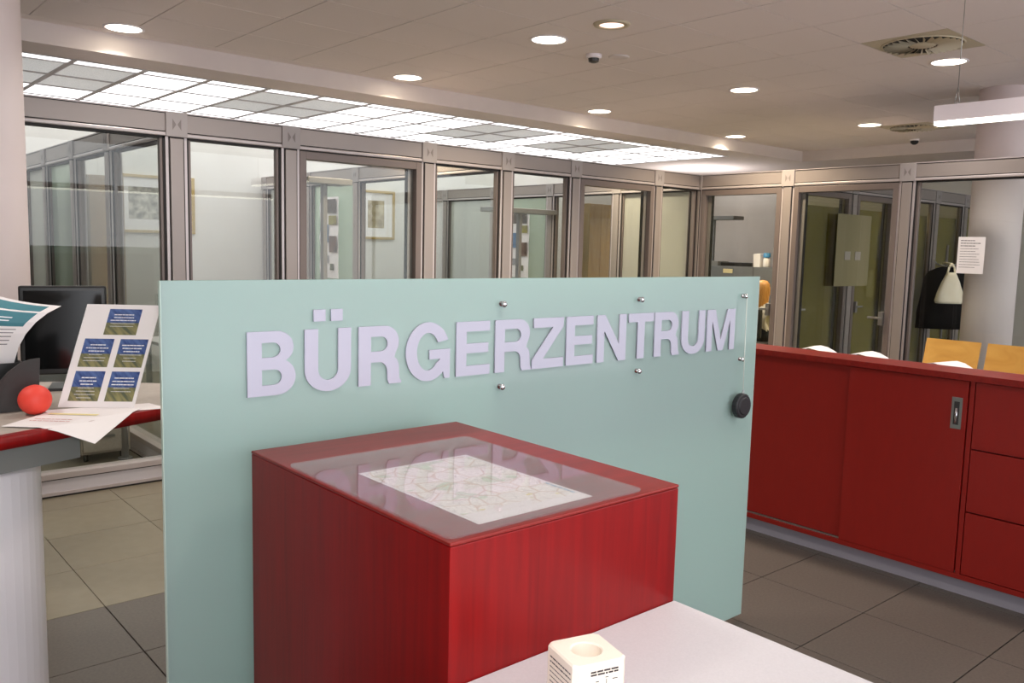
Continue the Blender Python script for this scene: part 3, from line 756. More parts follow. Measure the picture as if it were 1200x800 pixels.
fh = box('flush_handle', CXF-.0085, CXF-.006, 1.588, 1.636, .800, .950, M['steel'], d2, .001)
box('handle_recess', CXF-.0095, CXF-.0084, 1.600, 1.624, .820, .930, M['black_soft'], fh, .0)
cyl('handle_grip', (CXF-.011, 1.612, .828), (CXF-.011, 1.612, .90), .006, M['chrome'], fh, seg=10)
box('divider', CXF-.002, CXF+.40, 1.541, 1.562, .11, 1.032, M['red_lam'], rc, .001)
for yk in (1.536, .98):
    for z0, z1 in ((.114, .412), (.419, .712), (.719, 1.030)):
        box('drawer_front', CXF-.004, CXF+.014, yk-.545, yk, z0, z1, M['red_lam'], rc, .001)
wt = box('counter_ledge', CXF-.032, CXF+.215, CY0_-.03, CY1_+.03, 1.036, WTZ, M['wood_top']); tag(wt, 'narrow red wooden ledge on top of the red sideboard', 'counter top')

# ------------------------------------------------------------------ leaflets on the counter ledge back desk
bd = empty('back_desk', (4.8, 1.7, 0)); tag(bd, 'long grey desk behind the red sideboard', 'desk')
box('desk_top', CXF+.41, CXF+.90, .5, 3.3, .955, .983, M['desk'], bd, .002)
for x in (CXF+.47, CXF+.84):
    for y in (.6, 3.2): cyl('leg', (x, y, 0), (x, y, .955), .02, M['leg'], bd)
for x, y, rz, lab in ((4.78, 2.70, .2, 'bulging white leaflet behind the red sideboard close to the glass screen'), (4.78, 2.38, .1, 'bulging white leaflet behind the red sideboard at its sliding doors'),
                      (4.76, 1.92, -.15, 'bulging white leaflet behind the red sideboard near the flush handle')):
    g = [[(x+(i/4-.5)*.22*math.cos(rz)-(j/6-.5)*.26*math.sin(rz), y+(i/4-.5)*.22*math.sin(rz)+(j/6-.5)*.26*math.cos(rz),
           0.984+.055*math.sin(PI*j/6)) for j in range(7)] for i in range(5)]
    tag(sheet('leaflet', g, .001, M['paper']), lab, 'leaflet', 'leaflets behind the red sideboard')

# ------------------------------------------------------------------ angled leaflet counter at the left
ZC = 1.09
fdir = Vector((.447, .161)).normalized()
def fpt(s, off=0.0):   # s along the front edge from the point seen at the frame border
    p = Vector((.402, 2.442))+fdir*s+Vector((-fdir.y, fdir.x))*off
    return (p.x, p.y)
lcn = empty('leaflet_counter', (.5, 2.8, 0)); tag(lcn, 'angled grey counter with red wooden edge and white round foot', 'counter')
poly = [fpt(-.55), fpt(-.2), fpt(.1), fpt(.475), fpt(.80), (1.25, 2.95), (1.001, 3.065), (.963, 3.1), (.705, 3.294), (.2, 3.40), (-.3, 3.2)]
prism('counter_top', poly, ZC-.030, ZC, M['desk_beige'], lcn)
bm = bmesh.new()
E0 = [fpt(-.55, .02), fpt(.80, .02)]; E1 = [fpt(-.55, -.006), fpt(.80, -.006)]
vs = [bm.verts.new((*p, z)) for p, z in ((E0[0], ZC-.034), (E0[1], ZC-.034), (E1[1], ZC-.034), (E1[0], ZC-.034), (E0[0], ZC+.0006), (E0[1], ZC+.0006), (E1[1], ZC+.0006), (E1[0], ZC+.0006))]
for f in ((0, 1, 2, 3), (4, 7, 6, 5), (0, 4, 5, 1), (1, 5, 6, 2), (2, 6, 7, 3), (3, 7, 4, 0)): bm.faces.new([vs[i] for i in f])
put('wooden_edge', mesh_of(bm, 'edge'), M['wood'], lcn)
prism('support_bracket', [fpt(-.25, .03), fpt(.235, .03), fpt(.235, .06), fpt(-.25, .06)], ZC-.105, ZC-.034, M['lamp_grey'], lcn)
lathe('foot_column', [(0, 0), (.25, 0), (.25, .02), (.22, .025), (.22, 1.0), (0, 1.0)], (.347, 2.836), M['white_paint'], lcn, 48, False)
for p in lcn.children[-1].data.polygons:
    if abs(p.normal.z) < .3: p.use_smooth = True
cyl('foot_neck', (.347, 2.836, 1.0), (.347, 2.836, ZC-.030), .12, M['lamp_grey'], lcn)

# white display card with five small posters
A0 = Vector((.609, 2.770, ZC+.002)); A1 = Vector((.785, 2.637, ZC+.002)); A2 = Vector((.716, 2.835, 1.393))
Uc = (A1-A0).normalized(); wc = (A1-A0).length
Vc = (A2-A0); Vc = (Vc-Uc*Vc.dot(Uc)*.0)
hc = Vc.length; Vn = Vc.normalized(); Nc = Uc.cross(Vn).normalized()
card = empty('display_card', tuple(A0)); tag(card, 'white leaning display card with five small blue and green posters', 'display card')
def cardpt(u, v): return A0+Uc*(u*wc)+Vc*v
sheet('card', [[cardpt(u, v) for v in (0, .5, 1)] for u in (0, .5, 1)], .004, M['paper'], card)
def poster_mat():
    m = pbr('sky_and_meadow_print', rgb(60, 90, 160), 0.35)
    nt = m.node_tree; N = nt.nodes; L = nt.links; b = N['Principled BSDF']
    tc = N.new('ShaderNodeTexCoord'); sp = N.new('ShaderNodeSeparateXYZ'); L.new(tc.outputs['UV'], sp.inputs[0])
    mp2 = N.new('ShaderNodeMapping'); mp2.inputs['Scale'].default_value = (6, 1.0, 1)
    mp1 = N.new('ShaderNodeMapping'); mp1.inputs['Rotation'].default_value = (0, 0, -.8)
    L.new(tc.outputs['UV'], mp1.inputs[0]); L.new(mp1.outputs[0], mp2.inputs[0])
    no = N.new('ShaderNodeTexNoise'); no.inputs['Scale'].default_value = 1.3; L.new(mp2.outputs[0], no.inputs['Vector'])
    r1 = N.new('ShaderNodeValToRGB'); r1.color_ramp.elements[0].color = rgb(44, 66, 124); r1.color_ramp.elements[1].color = rgb(92, 116, 170)
    r2 = N.new('ShaderNodeValToRGB'); r2.color_ramp.elements[0].color = rgb(92, 98, 78); r2.color_ramp.elements[1].color = rgb(150, 144, 100)
    for r in (r1, r2):
        r.color_ramp.elements[0].position = .35; r.color_ramp.elements[1].position = .65; L.new(no.outputs['Fac'], r.inputs[0])
    g = N.new('ShaderNodeMath'); g.operation = 'GREATER_THAN'; g.inputs[1].default_value = .47; L.new(sp.outputs['Y'], g.inputs[0])
    mx = N.new('ShaderNodeMixRGB'); L.new(g.outputs[0], mx.inputs['Fac']); L.new(r2.outputs[0], mx.inputs[1]); L.new(r1.outputs[0], mx.inputs[2])
    L.new(mx.outputs[0], b.inputs['Base Color']); return m
M['poster'] = poster_mat()
def uv_quad(name, pts, mat, parent):
    bm = bmesh.new(); uvl = bm.loops.layers.uv.new('uv')
    f = bm.faces.new([bm.verts.new(p) for p in pts])
    for lp, uv in zip(f.loops, ((0, 0), (1, 0), (1, 1), (0, 1))): lp[uvl].uv = uv
    me = bpy.data.meshes.new(name); bm.to_mesh(me); bm.free()
    return put(name, me, mat, parent)
rg = random.Random(11)
lift = Nc*.0026
if lift.dot(Vector((0, 0, CAM_H))-A0) < 0: lift = -lift
for (u0, u1, v0, v1, ln_) in ((.33, .77, .700, .955, 5), (.105, .500, .385, .660, 6), (.585, .960, .385, .660, 6), (.105, .500, .060, .345, 7), (.585, .960, .060, .345, 5)):
    q = uv_quad('poster_print', [cardpt(u0, v0)+lift, cardpt(u1, v0)+lift, cardpt(u1, v1)+lift, cardpt(u0, v1)+lift], M['poster'], card)
    o = cardpt(u0, v0)+lift; pw = (u1-u0)*wc; ph = (v1-v0)*hc
    rs = []
    for i in range(ln_):
        vv = ph*(.76-.11*i); hgt = ph*(.036 if i < 3 else .016); ins = pw*rg.uniform(.10, .28)
        rs += text_dashes(ins, pw-ins, vv, hgt, rg, .18)
    t = rects('text_lines', rs, M['ink_white'], (o+lift*.3, Uc, Vn), q, 0)

# flyers lying in front of the card
gp = [[None]*6 for _ in range(6)]
c00 = Vector((.426, 2.559)); c10 = Vector((.612, 2.395)); c01 = Vector((.600, 2.725)); c11 = Vector((.800, 2.615))
for i in range(6):
    for j in range(6):
        s, t = i/5, j/5
        p = c00*(1-s)*(1-t)+c10*s*(1-t)+c01*(1-s)*t+c11*s*t
        fd = (p-Vector(fpt(0))).dot(Vector((-fdir.y, fdir.x)))
        z = ZC+.004+(.0 if fd > .0 else fd*.35)
        gp[i][j] = (p.x, p.y, z)
fy = empty('flyer', (.6, 2.58, ZC)); tag(fy, 'white flyer lying below the display card and drooping over the red edge', 'flyer')
sheet('paper', gp, .0012, M['paper'], fy)
Uf = Vector((c10.x-c00.x, c10.y-c00.y, 0)).normalized(); Vf = Vector((-Uf.y, Uf.x, 0))
rects('print_lines', text_dashes(.01, .12, .03, .004, rg)+text_dashes(.01, .12, .055, .004, rg), M['ink_red'], (Vector((.47, 2.575, ZC+.0052)), Uf, Vf), fy)
rects('print_band', [(.0, .14, .130, .150)], M['ink_yellow'], (Vector((.47, 2.560, ZC+.0052)), Uf, Vf), fy)
f2 = sheet('flyer', [[Vector((.56, 2.745, ZC+.0015))+Vector((.74-.56, -.03, 0))*i/3*1.6+Vector((.02, -.11, 0))*j/3 for j in range(4)] for i in range(4)], .001, M['paper'])
tag(f2, 'second white flyer sticking out under the display card base', 'flyer')

# red foam ball half hidden by the flyer
bm = bmesh.new(); bmesh.ops.create_uvsphere(bm, u_segments=28, v_segments=16, radius=.044)
for v in bm.verts: v.co = Vector((v.co.x, v.co.y, v.co.z*.98+.0432))+Vector((.535, 2.70, ZC))
rb = put('foam_ball', mesh_of(bm, 'ball', True), M['redball']); tag(rb, 'coral red foam ball on the leaflet counter', 'ball')

# dark curved sheet of a leaflet stand
prof_ = [(.28, .03), (.34, .045), (.40, .066), (.460, .094), (.4825, .119), (.515, .144), (.540, .151), (.5645, .153)]
cs = sheet('curved_stand', [[(x-.006*(1-k_/4), 2.775+.25*(x-.50)**2-.012*k_/4, ZC+.001+zz*k_/4) for k_ in range(5)] for x, zz in prof_], .004, M['black_soft'])
tag(cs, 'dark grey curved plastic leaflet stand on the counter', 'leaflet stand')
# teal flyer bending forward in a black holder
th_ = empty('flyer_holder', (.40, 2.87, ZC)); tag(th_, 'black upright leaflet holder standing behind the red ball', 'leaflet holder')
box('back_plate', .27, .53, 2.885, 2.893, ZC, ZC+.27, M['black'], th_, .001)
box('front_plate', .27, .53, 2.832, 2.838, ZC, ZC+.135, M['black'], th_, .001)
box('side_rib', .53, .536, 2.832, 2.893, ZC, ZC+.135, M['black_soft'], th_)
box('side_rib', .264, .27, 2.832, 2.893, ZC, ZC+.135, M['black_soft'], th_)
box('base_plate', .25, .55, 2.822, 2.905, ZC, ZC+.006, M['black'], th_)
def cub(P4, t):
    n_ = [Vector((0, 0, 0))]
    for a in range(4):
        k = 1.0
        for b in range(4):
            if a != b: k *= (t-b/3)/(a/3-b/3)
        n_[0] += Vector(P4[a])*k
    return n_[0]
ED_R = [(.516, 2.862, 1.115), (.516, 2.845, 1.240), (.556, 2.805, 1.335), (.645, 2.850, 1.388)]
ED_L = [(.300, 2.862, 1.115), (.300, 2.845, 1.250), (.320, 2.800, 1.365), (.395, 2.850, 1.455)]
gt = []
for i in range(8):
    row = []
    for j in range(8):
        p = cub(ED_L, j/7).lerp(cub(ED_R, j/7), i/7)
        p.z -= .012*math.sin(PI*i/7)*(j/7)**2
        row.append(p)
    gt.append(row)
tf = empty('teal_flyer', (.41, 2.86, 1.115)); tag(tf, 'curled white and teal flyer bending over the black leaflet holder', 'flyer')
sheet('paper', gt, .0012, M['paper'], tf)
def sub_sheet(i0, i1, j0, j1, off, mat, name):
    g2 = []
    for i in range(8):
        row = []
        for j in range(8):
            si = (i0+(i1-i0)*i/7)*7; sj = (j0+(j1-j0)*j/7)*7
            a = min(int(si), 6); b = min(int(sj), 6); fa, fb = si-a, sj-b
            p = gt[a][b].lerp(gt[a+1][b], fa).lerp(gt[a][b+1].lerp(gt[a+1][b+1], fa), fb)
            row.append(p+Vector((-.3, -.85, .15)).normalized()*off)
        g2.append(row)
    return sheet(name, g2, .0004, mat, tf)
tp = sub_sheet(0, .90, .66, .97, .0016, M['teal'], 'teal_print')
for j in (.72, .76): sub_sheet(.05, .70, j, j+.014, .0024, M['ink_white'], 'title_line')
for j in (.46, .50, .54, .58, .62): sub_sheet(.05, .85, j, j+.008, .0020, M['ink'], 'text_line')

# black monitor on the counter behind the card
mo2 = empty('monitor', (.80, 3.05, ZC)); tag(mo2, 'black monitor seen behind the white display card', 'monitor')
box('screen_case', .58, .84, 3.09, 3.13, ZC+.05, ZC+.345, M['black'], mo2, .006, -.30, (.76, 3.1))
box('screen', .595, .825, 3.0865, 3.089, ZC+.07, ZC+.33, pbr('dark_screen', rgb(14, 15, 16), .12), mo2, 0, -.30, (.76, 3.1))
box('stand', .73, .79, 3.10, 3.13, ZC+.008, ZC+.06, M['black'], mo2, .002, -.30, (.76, 3.1))
box('base', .66, .82, 3.05, 3.19, ZC, ZC+.010, M['black'], mo2, .002, -.30, (.76, 3.1))

# ------------------------------------------------------------------ things in the offices
def picture(label, x0, x1, z0, z1, y, art):
    p = empty('picture', ((x0+x1)/2, y, z0)); tag(p, label, 'picture')
    fwd = .035
    box('frame', x0, x1, y-.03, y-.001, z1-fwd, z1, M['frame_gold'], p, .003); box('frame', x0, x1, y-.03, y-.001, z0, z0+fwd, M['frame_gold'], p, .003)
    box('frame', x0, x0+fwd, y-.03, y-.001, z0+fwd, z1-fwd, M['frame_gold'], p, .003); box('frame', x1-fwd, x1, y-.03, y-.001, z0+fwd, z1-fwd, M['frame_gold'], p, .003)
    box('mount', x0+fwd, x1-fwd, y-.012, y-.002, z0+fwd, z1-fwd, M['paper'], p)
    box('print', x0+.17, x1-.17, y-.014, y-.012, z0+.16, z1-.14, art, p)
etch = noisy('etching_print', rgb(120, 116, 110), rgb(214, 208, 196), nscale=14, detail=8, rough=.7, lo=.35, hi=.6)
sepia = noisy('sepia_print', rgb(140, 122, 92), rgb(206, 190, 158), nscale=6, detail=8, rough=.7, lo=.35, hi=.65)
picture('gilt framed grey etching on the white rear wall of the first office', 2.95, 3.885, 1.66, 2.335, 10.5, etch)
picture('gilt framed sepia print on the white rear wall of the second office', 6.15, 6.76, 1.66, 2.345, 10.5, sepia)

def floor_lamp(label, x, y, zt, half):
    f = empty('floor_lamp', (x, y, 0)); tag(f, label, 'floor lamp', 'uplighter floor lamps in the offices')
    box('base', x-.18, x+.18, y-.14, y+.14, 0, .02, M['lamp_grey'], f, .004)
    box('pole', x-.022, x+.022, y-.03, y+.03, .02, zt-.03, M['lamp_grey'], f, .003)
    box('head', x-half, x+half, y-.13, y+.13, zt-.035, zt+.02, M['lamp_grey'], f, .006)
    box('reflector', x-half+.02, x+half-.02, y-.11, y+.11, zt+.018, zt+.023, M['white_paint'], f)
floor_lamp('grey uplighter floor lamp beside the photo poster in the second office', 4.03, 7.50, 2.19, .24)
floor_lamp('grey uplighter floor lamp by the far photo poster in the third office', 6.98, 8.00, 2.05, .52)

def photo_poster(label, x, y0, y1, z0, z1):
    p = empty('photo_poster', (x, (y0+y1)/2, z0)); tag(p, label, 'poster', 'photo posters on the cross partitions')
    g = [[(x-.006-.012*math.sin(3*PI*j/8)**2*(.4+i/4), y0+(y1-y0)*i/4, z0+(z1-z0)*j/8) for j in range(9)] for i in range(5)]
    sheet('paper', g, .0012, M['paper'], p)
    cols = [rgb(92, 80, 70), rgb(150, 140, 60), rgb(96, 130, 170), rgb(120, 92, 76), rgb(170, 168, 170), rgb(110, 110, 60)]
    spots = [(.06, .92, .80, .97), (.52, .95, .66, .77), (.05, .50, .44, .66), (.55, .95, .32, .52), (.05, .52, .18, .28), (.6, .8, .10, .18)]
    for k, (a0, a1, b0, b1) in enumerate(spots):
        pm = noisy('photo_print_%d' % k, tuple(c*.35 for c in cols[k][:3])+(1,), cols[k], nscale=9, detail=6, rough=.5, lo=.3, hi=.6)
        ya, yb = y1-(y1-y0)*a0, y1-(y1-y0)*a1
        box('photo', x-.024, x-.022, yb, ya, z0+(z1-z0)*b0, z0+(z1-z0)*b1, pm, p)
photo_poster('white poster with small photos on the middle cross partition', 4.755, 8.50, 8.91, 1.20, 2.11)
photo_poster('white poster with small photos on the far cross partition', 7.500, 8.385, 8.83, 1.20, 2.09)

def tall_cabinet(label, x0, x1, y0, y1, z1, mat):
    c = empty('tall_cabinet', ((x0+x1)/2, (y0+y1)/2, 0)); tag(c, label, 'cabinet')
    box('body', x0, x1, y0+.02, y1, .06, z1, mat, c, .003); box('plinth', x0+.02, x1-.02, y0+.04, y1, 0, .06, M['black_soft'], c)
    xm = (x0+x1)/2
    for a, b, s in ((x0+.004, xm-.002, 1), (xm+.002, x1-.004, -1)):
        d = box('door', a, b, y0, y0+.019, .065, z1-.004, mat, c, .002)
        hx = b-.04 if s > 0 else a+.04
        cyl('handle', (hx, y0-.02, 1.0), (hx, y0-.02, 1.16), .006, M['steel'], d, seg=8)
tall_cabinet('pale brown tall cupboard behind the cross partition of the first office', 2.12, 2.42, 8.25, 9.05, 2.15, M['oak'])
tall_cabinet('pale brown tall cupboard in the corner office beyond the cross partition', 8.2, 8.65, 7.98, 8.36, 2.2, M['oak'])

def office_desk(label, x0, x1, y0, y1, z):
    d = empty('office_desk', ((x0+x1)/2, (y0+y1)/2, 0)); tag(d, label, 'desk')
    box('desk_top', x0, x1, y0, y1, z-.028, z, M['desk'], d, .003)
    for x in (x0+.06, x1-.06):
        for y in (y0+.06, y1-.06):
            cyl('leg', (x, y, .012), (x, y, z-.028), .025, M['leg'], d, seg=14)
            cyl('leg_foot', (x, y, 0), (x, y, .012), .05, M['leg'], d, seg=14)
    box('modesty_panel', x0+.1, x1-.1, (y0+y1)/2, (y0+y1)/2+.018, z-.42, z-.05, M['desk'], d)
    return d
def monitor(label, x, y, z, ang, w_=.46, h_=.30):
    m = empty('monitor', (x, y, z)); tag(m, label, 'monitor')
    box('base', x-.11, x+.11, y-.08, y+.08, z, z+.012, M['black'], m, .002, ang, (x, y))
    box('stand', x-.025, x+.025, y-.02, y+.02, z+.012, z+.16, M['black'], m, .002, ang, (x, y))
    box('screen_case', x-w_/2, x+w_/2, y-.05, y-.015, z+.13, z+.13+h_, M['black_soft'], m, .006, ang, (x, y))
    box('screen', x-w_/2+.015, x+w_/2-.015, y-.0515, y-.05, z+.145, z+.115+h_, MATS['dark_screen'], m, 0, ang, (x, y))
def office_chair(label, x, y, ang, back=1.0):
    c = empty('office_chair', (x, y, 0)); tag(c, label, 'office chair')
    bx_ = lambda nm, *a, mat=M['black_soft'], bev=.0: box(nm, *a, mat, c, bev, ang, (x, y))
    bx_('seat', x-.24, x+.24, y-.23, y+.23, .43, .50, bev=.025)
    bx_('backrest', x-.22, x+.22, y+.22, y+.27, .56, back, bev=.022)
    bx_('back_bar', x-.03, x+.03, y+.235, y+.265, .44, .60, mat=M['black'])
    cyl('gas_lift', (x, y, .09), (x, y, .43), .028, M['black'], c, seg=14)
    for k in range(5):
        a = ang+2*PI*k/5
        p = (x+.29*math.cos(a), y+.29*math.sin(a))
        lg = tube('foot', [(x, y, .10), (p[0], p[1], .07)], .02, M['black'], c, 8)
        bm = bmesh.new(); bmesh.ops.create_uvsphere(bm, u_segments=10, v_segments=6, radius=.03)
        for v in bm.verts: v.co += Vector((p[0], p[1], .03))
        put('castor', mesh_of(bm, 'castor', True), M['black'], lg)
office_desk('grey office desk behind the first office window', 0.95, 1.90, 6.35, 7.15, .74)
monitor('black monitor on the first office desk', 1.55, 6.75, .74, .5)
office_chair('dark swivel chair at the first office desk', 1.25, 7.55, .2)
office_desk('grey office desk in the second office', 2.35, 4.15, 6.9, 7.7, .74)
monitor('black monitor on the second office desk', 3.55, 7.35, .74, -.2)
office_chair('dark swivel chair at the second office desk', 3.2, 8.15, 0)
office_desk('grey office desk in the third office', 5.2, 6.8, 7.0, 7.8, .74)
monitor('black monitor on the third office desk', 5.85, 7.4, .74, 0)
office_chair('dark swivel chair at the third office desk', 6.15, 8.3, 0)

# black document shredder under the first desk side: rolling pedestal
rp_ = empty('rolling_pedestal', (1.72, 6.72, 0)); tag(rp_, 'pale drawer unit on castors under the first office desk', 'drawer unit')
box('body', 1.55, 1.88, 6.42, 7.0, .06, .60, M['desk_beige'], rp_, .004)
for z in (.08, .26, .43):
    d = box('drawer', 1.56, 1.87, 6.402, 6.42, z, z+.15, M['desk_beige'], rp_, .002); box('handle', 1.66, 1.77, 6.392, 6.402, z+.10, z+.115, M['steel'], d)
for x in (1.59, 1.84):
    for y in (6.47, 6.95):
        cyl('castor', (x-.012, y, .03), (x+.012, y, .03), .03, M['black'], rp_, seg=14)

# ------------------------------------------------------------------ corner office
gc = empty('grey_cabinet_row', (10.7, 7.2, 0)); tag(gc, 'slate grey waist-high cabinet row in the corner office', 'cabinet')
box('body', 10.5, 10.92, 5.3, 9.4, .06, 1.40, M['grey_cab'], gc, .003); box('plinth', 10.53, 10.9, 5.32, 9.38, 0, .06, M['black'], gc)
for k in range(5): 
    d = box('door', 10.482, 10.5, 5.31+k*.818, 5.31+(k+1)*.818-.008, .07, 1.39, M['grey_cab'], gc, .002)
    box('label_holder', 10.476, 10.482, 5.50+k*.818+.15, 5.50+k*.818+.31, 1.30, 1.36, pbr('cream_label', rgb(214, 200, 156), .7), d)
def small(name, label, cat, f): o = f(name); tag(o, label, cat); return o
GZ = 1.40
small('ring_binder', 'black ring binder lying on the grey cabinet row', 'binder', lambda n: box(n, 10.55, 10.85, 7.05, 7.55, GZ, GZ+.055, M['black'], None, .006, .1))
small('paper_tray', 'grey paper tray on the grey cabinet row end', 'tray', lambda n: box(n, 10.58, 10.85, 7.62, 7.82, GZ, GZ+.065, M['lamp_grey'], None, .004))
small('paper_stack', 'white stack of paper boxes on the grey cabinet row', 'paper stack', lambda n: box(n, 10.62, 10.84, 6.93, 7.04, GZ, GZ+.19, M['paper'], None, .004))
bt = empty('plastic_bottle', (10.68, 6.86, GZ)); tag(bt, 'white bottle with blue cap on the grey cabinet row', 'bottle')
lathe('body', [(0, GZ), (.045, GZ), (.048, GZ+.02), (.048, GZ+.12), (.03, GZ+.14), (0, GZ+.14)], (10.68, 6.86), M['paper'], bt, 20)
lathe('cap', [(.05, GZ+.14), (.05, GZ+.20), (0, GZ+.205)], (10.68, 6.86), pbr('blue_cap', rgb(70, 140, 190), .5), bt, 20)
for k in range(3):
    b = lathe('red_bowl', [(0, GZ+.065*k), (.05, GZ+.065*k), (.085, GZ+.035+.065*k), (.085, GZ+.062+.065*k), (0, GZ+.064+.065*k)], (10.66, 6.60), pbr('dark_red_enamel', rgb(120, 24, 26), .4), None, 24)
    tag(b, ['lowest of three dark red stacked bowls on the grey cabinets', 'middle of three dark red stacked bowls on the grey cabinets', 'topmost of three dark red stacked bowls on the grey cabinets'][k], 'bowl', 'red bowls stacked on the grey cabinet row')
# wall shelf lamp
wl = empty('floor_lamp', (11.5, 8.4, 0)); tag(wl, 'flat headed grey uplighter lamp behind the grey cabinets in the corner office', 'floor lamp', 'uplighter floor lamps in the offices')
box('base', 11.33, 11.67, 8.26, 8.54, 0, .02, M['lamp_grey'], wl, .003)
box('pole', 11.48, 11.52, 8.37, 8.43, .02, 2.11, M['lamp_grey'], wl, .003)
box('head', 11.36, 11.64, 7.93, 8.87, 2.11, 2.17, M['lamp_grey'], wl, .006)
up = area('lamp', (11.5, 8.72, 2.185), .22, CORNER_FILL_W, (1.0, .95, .92), wl, 170); up.rotation_euler = (PI, 0, 0)  # fill light added to brighten the corner office, not the lamp's own glow
office_desk('grey office desk in front of the blond person', 9.75, 10.35, 5.2, 6.75, .74)
ps = box('paper_pile', 9.85, 10.15, 5.55, 5.85, .74, .80, M['paper'], None, .003); tag(ps, 'white paper pile on the corner office desk', 'paper pile')
office_chair('black swivel chair under the blond person', 9.30, 6.06, -PI/2+PI, .92)

# seated person seen from behind
def person():
    P = empty('person', (9.34, 6.06, 0)); tag(P, 'person with long blond hair and cream blouse sitting at the corner office desk', 'person')
    X, Y = 9.34, 6.06
    V = [((X, Y, .56), .15), ((X-.01, Y, .74), .13), ((X, Y, .90), .145), ((X+.01, Y, .985), .075), ((X+.02, Y, 1.04), .05), ((X+.035, Y, 1.10), .072), ((X+.035, Y, 1.17), .082), ((X+.03, Y, 1.225), .05),
         ((X+.05, Y+.10, .53), .085), ((X+.42, Y+.11, .52), .065), ((X+.43, Y+.11, .12), .045), ((X+.44, Y+.11, .055), .045), ((X+.58, Y+.12, .035), .03),
         ((X+.05, Y-.10, .53), .085), ((X+.42, Y-.11, .52), .065), ((X+.43, Y-.11, .12), .045), ((X+.44, Y-.11, .055), .045), ((X+.58, Y-.12, .035), .03),
         ((X+.01, Y+.17, .92), .062), ((X+.10, Y+.22, .78), .042), ((X+.40, Y+.17, .775), .034), ((X+.50, Y+.14, .775), .026),
         ((X+.01, Y-.17, .92), .062), ((X+.10, Y-.22, .78), .042), ((X+.40, Y-.17, .775), .034), ((X+.50, Y-.14, .775), .026)]
    Ed = [(0, 1), (1, 2), (2, 3), (3, 4), (4, 5), (5, 6), (6, 7), (0, 8), (8, 9), (9, 10), (10, 11), (11, 12), (0, 13), (13, 14), (14, 15), (15, 16), (16, 17),
          (2, 18), (18, 19), (19, 20), (20, 21), (2, 22), (22, 23), (23, 24), (24, 25)]
    k = len(V)
    for sgn, b in ((1, 21), (-1, 25)):
        bp = Vector(V[b][0])
        for f_, (dy, ln_, r) in enumerate(((-.03, .065, .0085), (-.011, .075, .009), (.009, .07, .009), (.028, .055, .008))):
            V.append(((bp.x+.05, bp.y+dy, bp.z-.004), r)); V.append(((bp.x+.05+ln_*.6, bp.y+dy*1.1, bp.z-.010), r*.95)); V.append(((bp.x+.05+ln_, bp.y+dy*1.1, bp.z-.022), r*.85))
            n0 = len(V)-3; Ed += [(b, n0), (n0, n0+1), (n0+1, n0+2)]
        V.append(((bp.x+.01, bp.y-sgn*.04, bp.z-.004), .010)); V.append(((bp.x+.045, bp.y-sgn*.055, bp.z-.010), .009)); n0 = len(V)-2
        Ed += [(b, n0), (n0, n0+1)]
    me = bpy.data.meshes.new('body'); me.from_pydata([v[0] for v in V], Ed, []); me.update()
    ob = bpy.data.objects.new('body', me); COL.objects.link(ob)
    sm = ob.modifiers.new('skin', 'SKIN'); sm.use_smooth_shade = True
    for i, v in enumerate(V): ob.data.skin_vertices[0].data[i].radius = (v[1], v[1])
    ob.data.skin_vertices[0].data[0].use_root = True
    ob.modifiers.new('sub', 'SUBSURF').levels = 2
    bpy.context.view_layer.update()
    dg = bpy.context.evaluated_depsgraph_get()
    ev = bpy.data.meshes.new_from_object(ob.evaluated_get(dg))
    bpy.data.objects.remove(ob)
    ev.materials.clear()
    for m_ in (M['skin'], M['shirt'], M['trousers']): ev.materials.append(m_)
    for p in ev.polygons:
        c = p.center; p.use_smooth = True
        if c.z > 1.0: p.material_index = 0
        elif c.x > X+.40 and c.z > .73: p.material_index = 0
        elif c.z > .63: p.material_index = 1
        else: p.material_index = 2
    put('body', ev, None, P)
    # long hair: cap plus fall over the back
    bm = bmesh.new(); n_ = 24
    prof = [(0.0, 1.265, 0), (.055, 1.255, 0), (.088, 1.215, 0), (.098, 1.16, -.004), (.100, 1.09, -.010), (.102, 1.02, -.022), (.098, .95, -.035), (.080, .885, -.045), (.045, .862, -.050)]
    rs = []
    for r, z, dx in prof:
        ring = []
        for i in range(n_+1):
            a = math.radians(55+250*i/n_)       # open towards the face (+x)
            if r == 0: ring = [bm.verts.new((X+.03, Y, z))]; break
            rr = r*(1+.04*math.sin(i*2.7+z*40))
            sx = 1.05 if z > 1.05 else .8
            ring.append(bm.verts.new((X+.03+dx+rr*math.cos(a)*sx, Y+rr*math.sin(a), z)))
        rs.append(ring)
    for A, B in zip(rs[:-1], rs[1:]):
        for i in range(n_):
            if len(A) == 1: bm.faces.new((A[0], B[i], B[i+1]))
            else: bm.faces.new((A[i], B[i], B[i+1], A[i+1]))
    hm = mesh_of(bm, 'hair', True)
    ho = put('hair', hm, M['hair'], P); so = ho.modifiers.new('thick', 'SOLIDIFY'); so.thickness = .014; so.offset = -1
    # face: eyes, nose, mouth, ears on the far side
    for s in (-1, 1):
        bm = bmesh.new(); bmesh.ops.create_uvsphere(bm, u_segments=10, v_segments=8, radius=.011)
        for v in bm.verts: v.co += Vector((X+.105, Y+s*.030, 1.155))
        put('eye', mesh_of(bm, 'eye', True), M['ink_dark'], P)
        bm = bmesh.new(); bmesh.ops.create_uvsphere(bm, u_segments=10, v_segments=8, radius=.022)
        for v in bm.verts: v.co = Vector((v.co.x*.6, v.co.y*.35, v.co.z*1.2))+Vector((X+.035, Y+s*.080, 1.145))
        put('ear', mesh_of(bm, 'ear', True), M['skin'], P)
    bm = bmesh.new(); add_cyl(bm, (X+.105, Y, 1.15), (X+.128, Y, 1.125), .006, .011, 10); put('nose', mesh_of(bm, 'nose'), M['skin'], P)
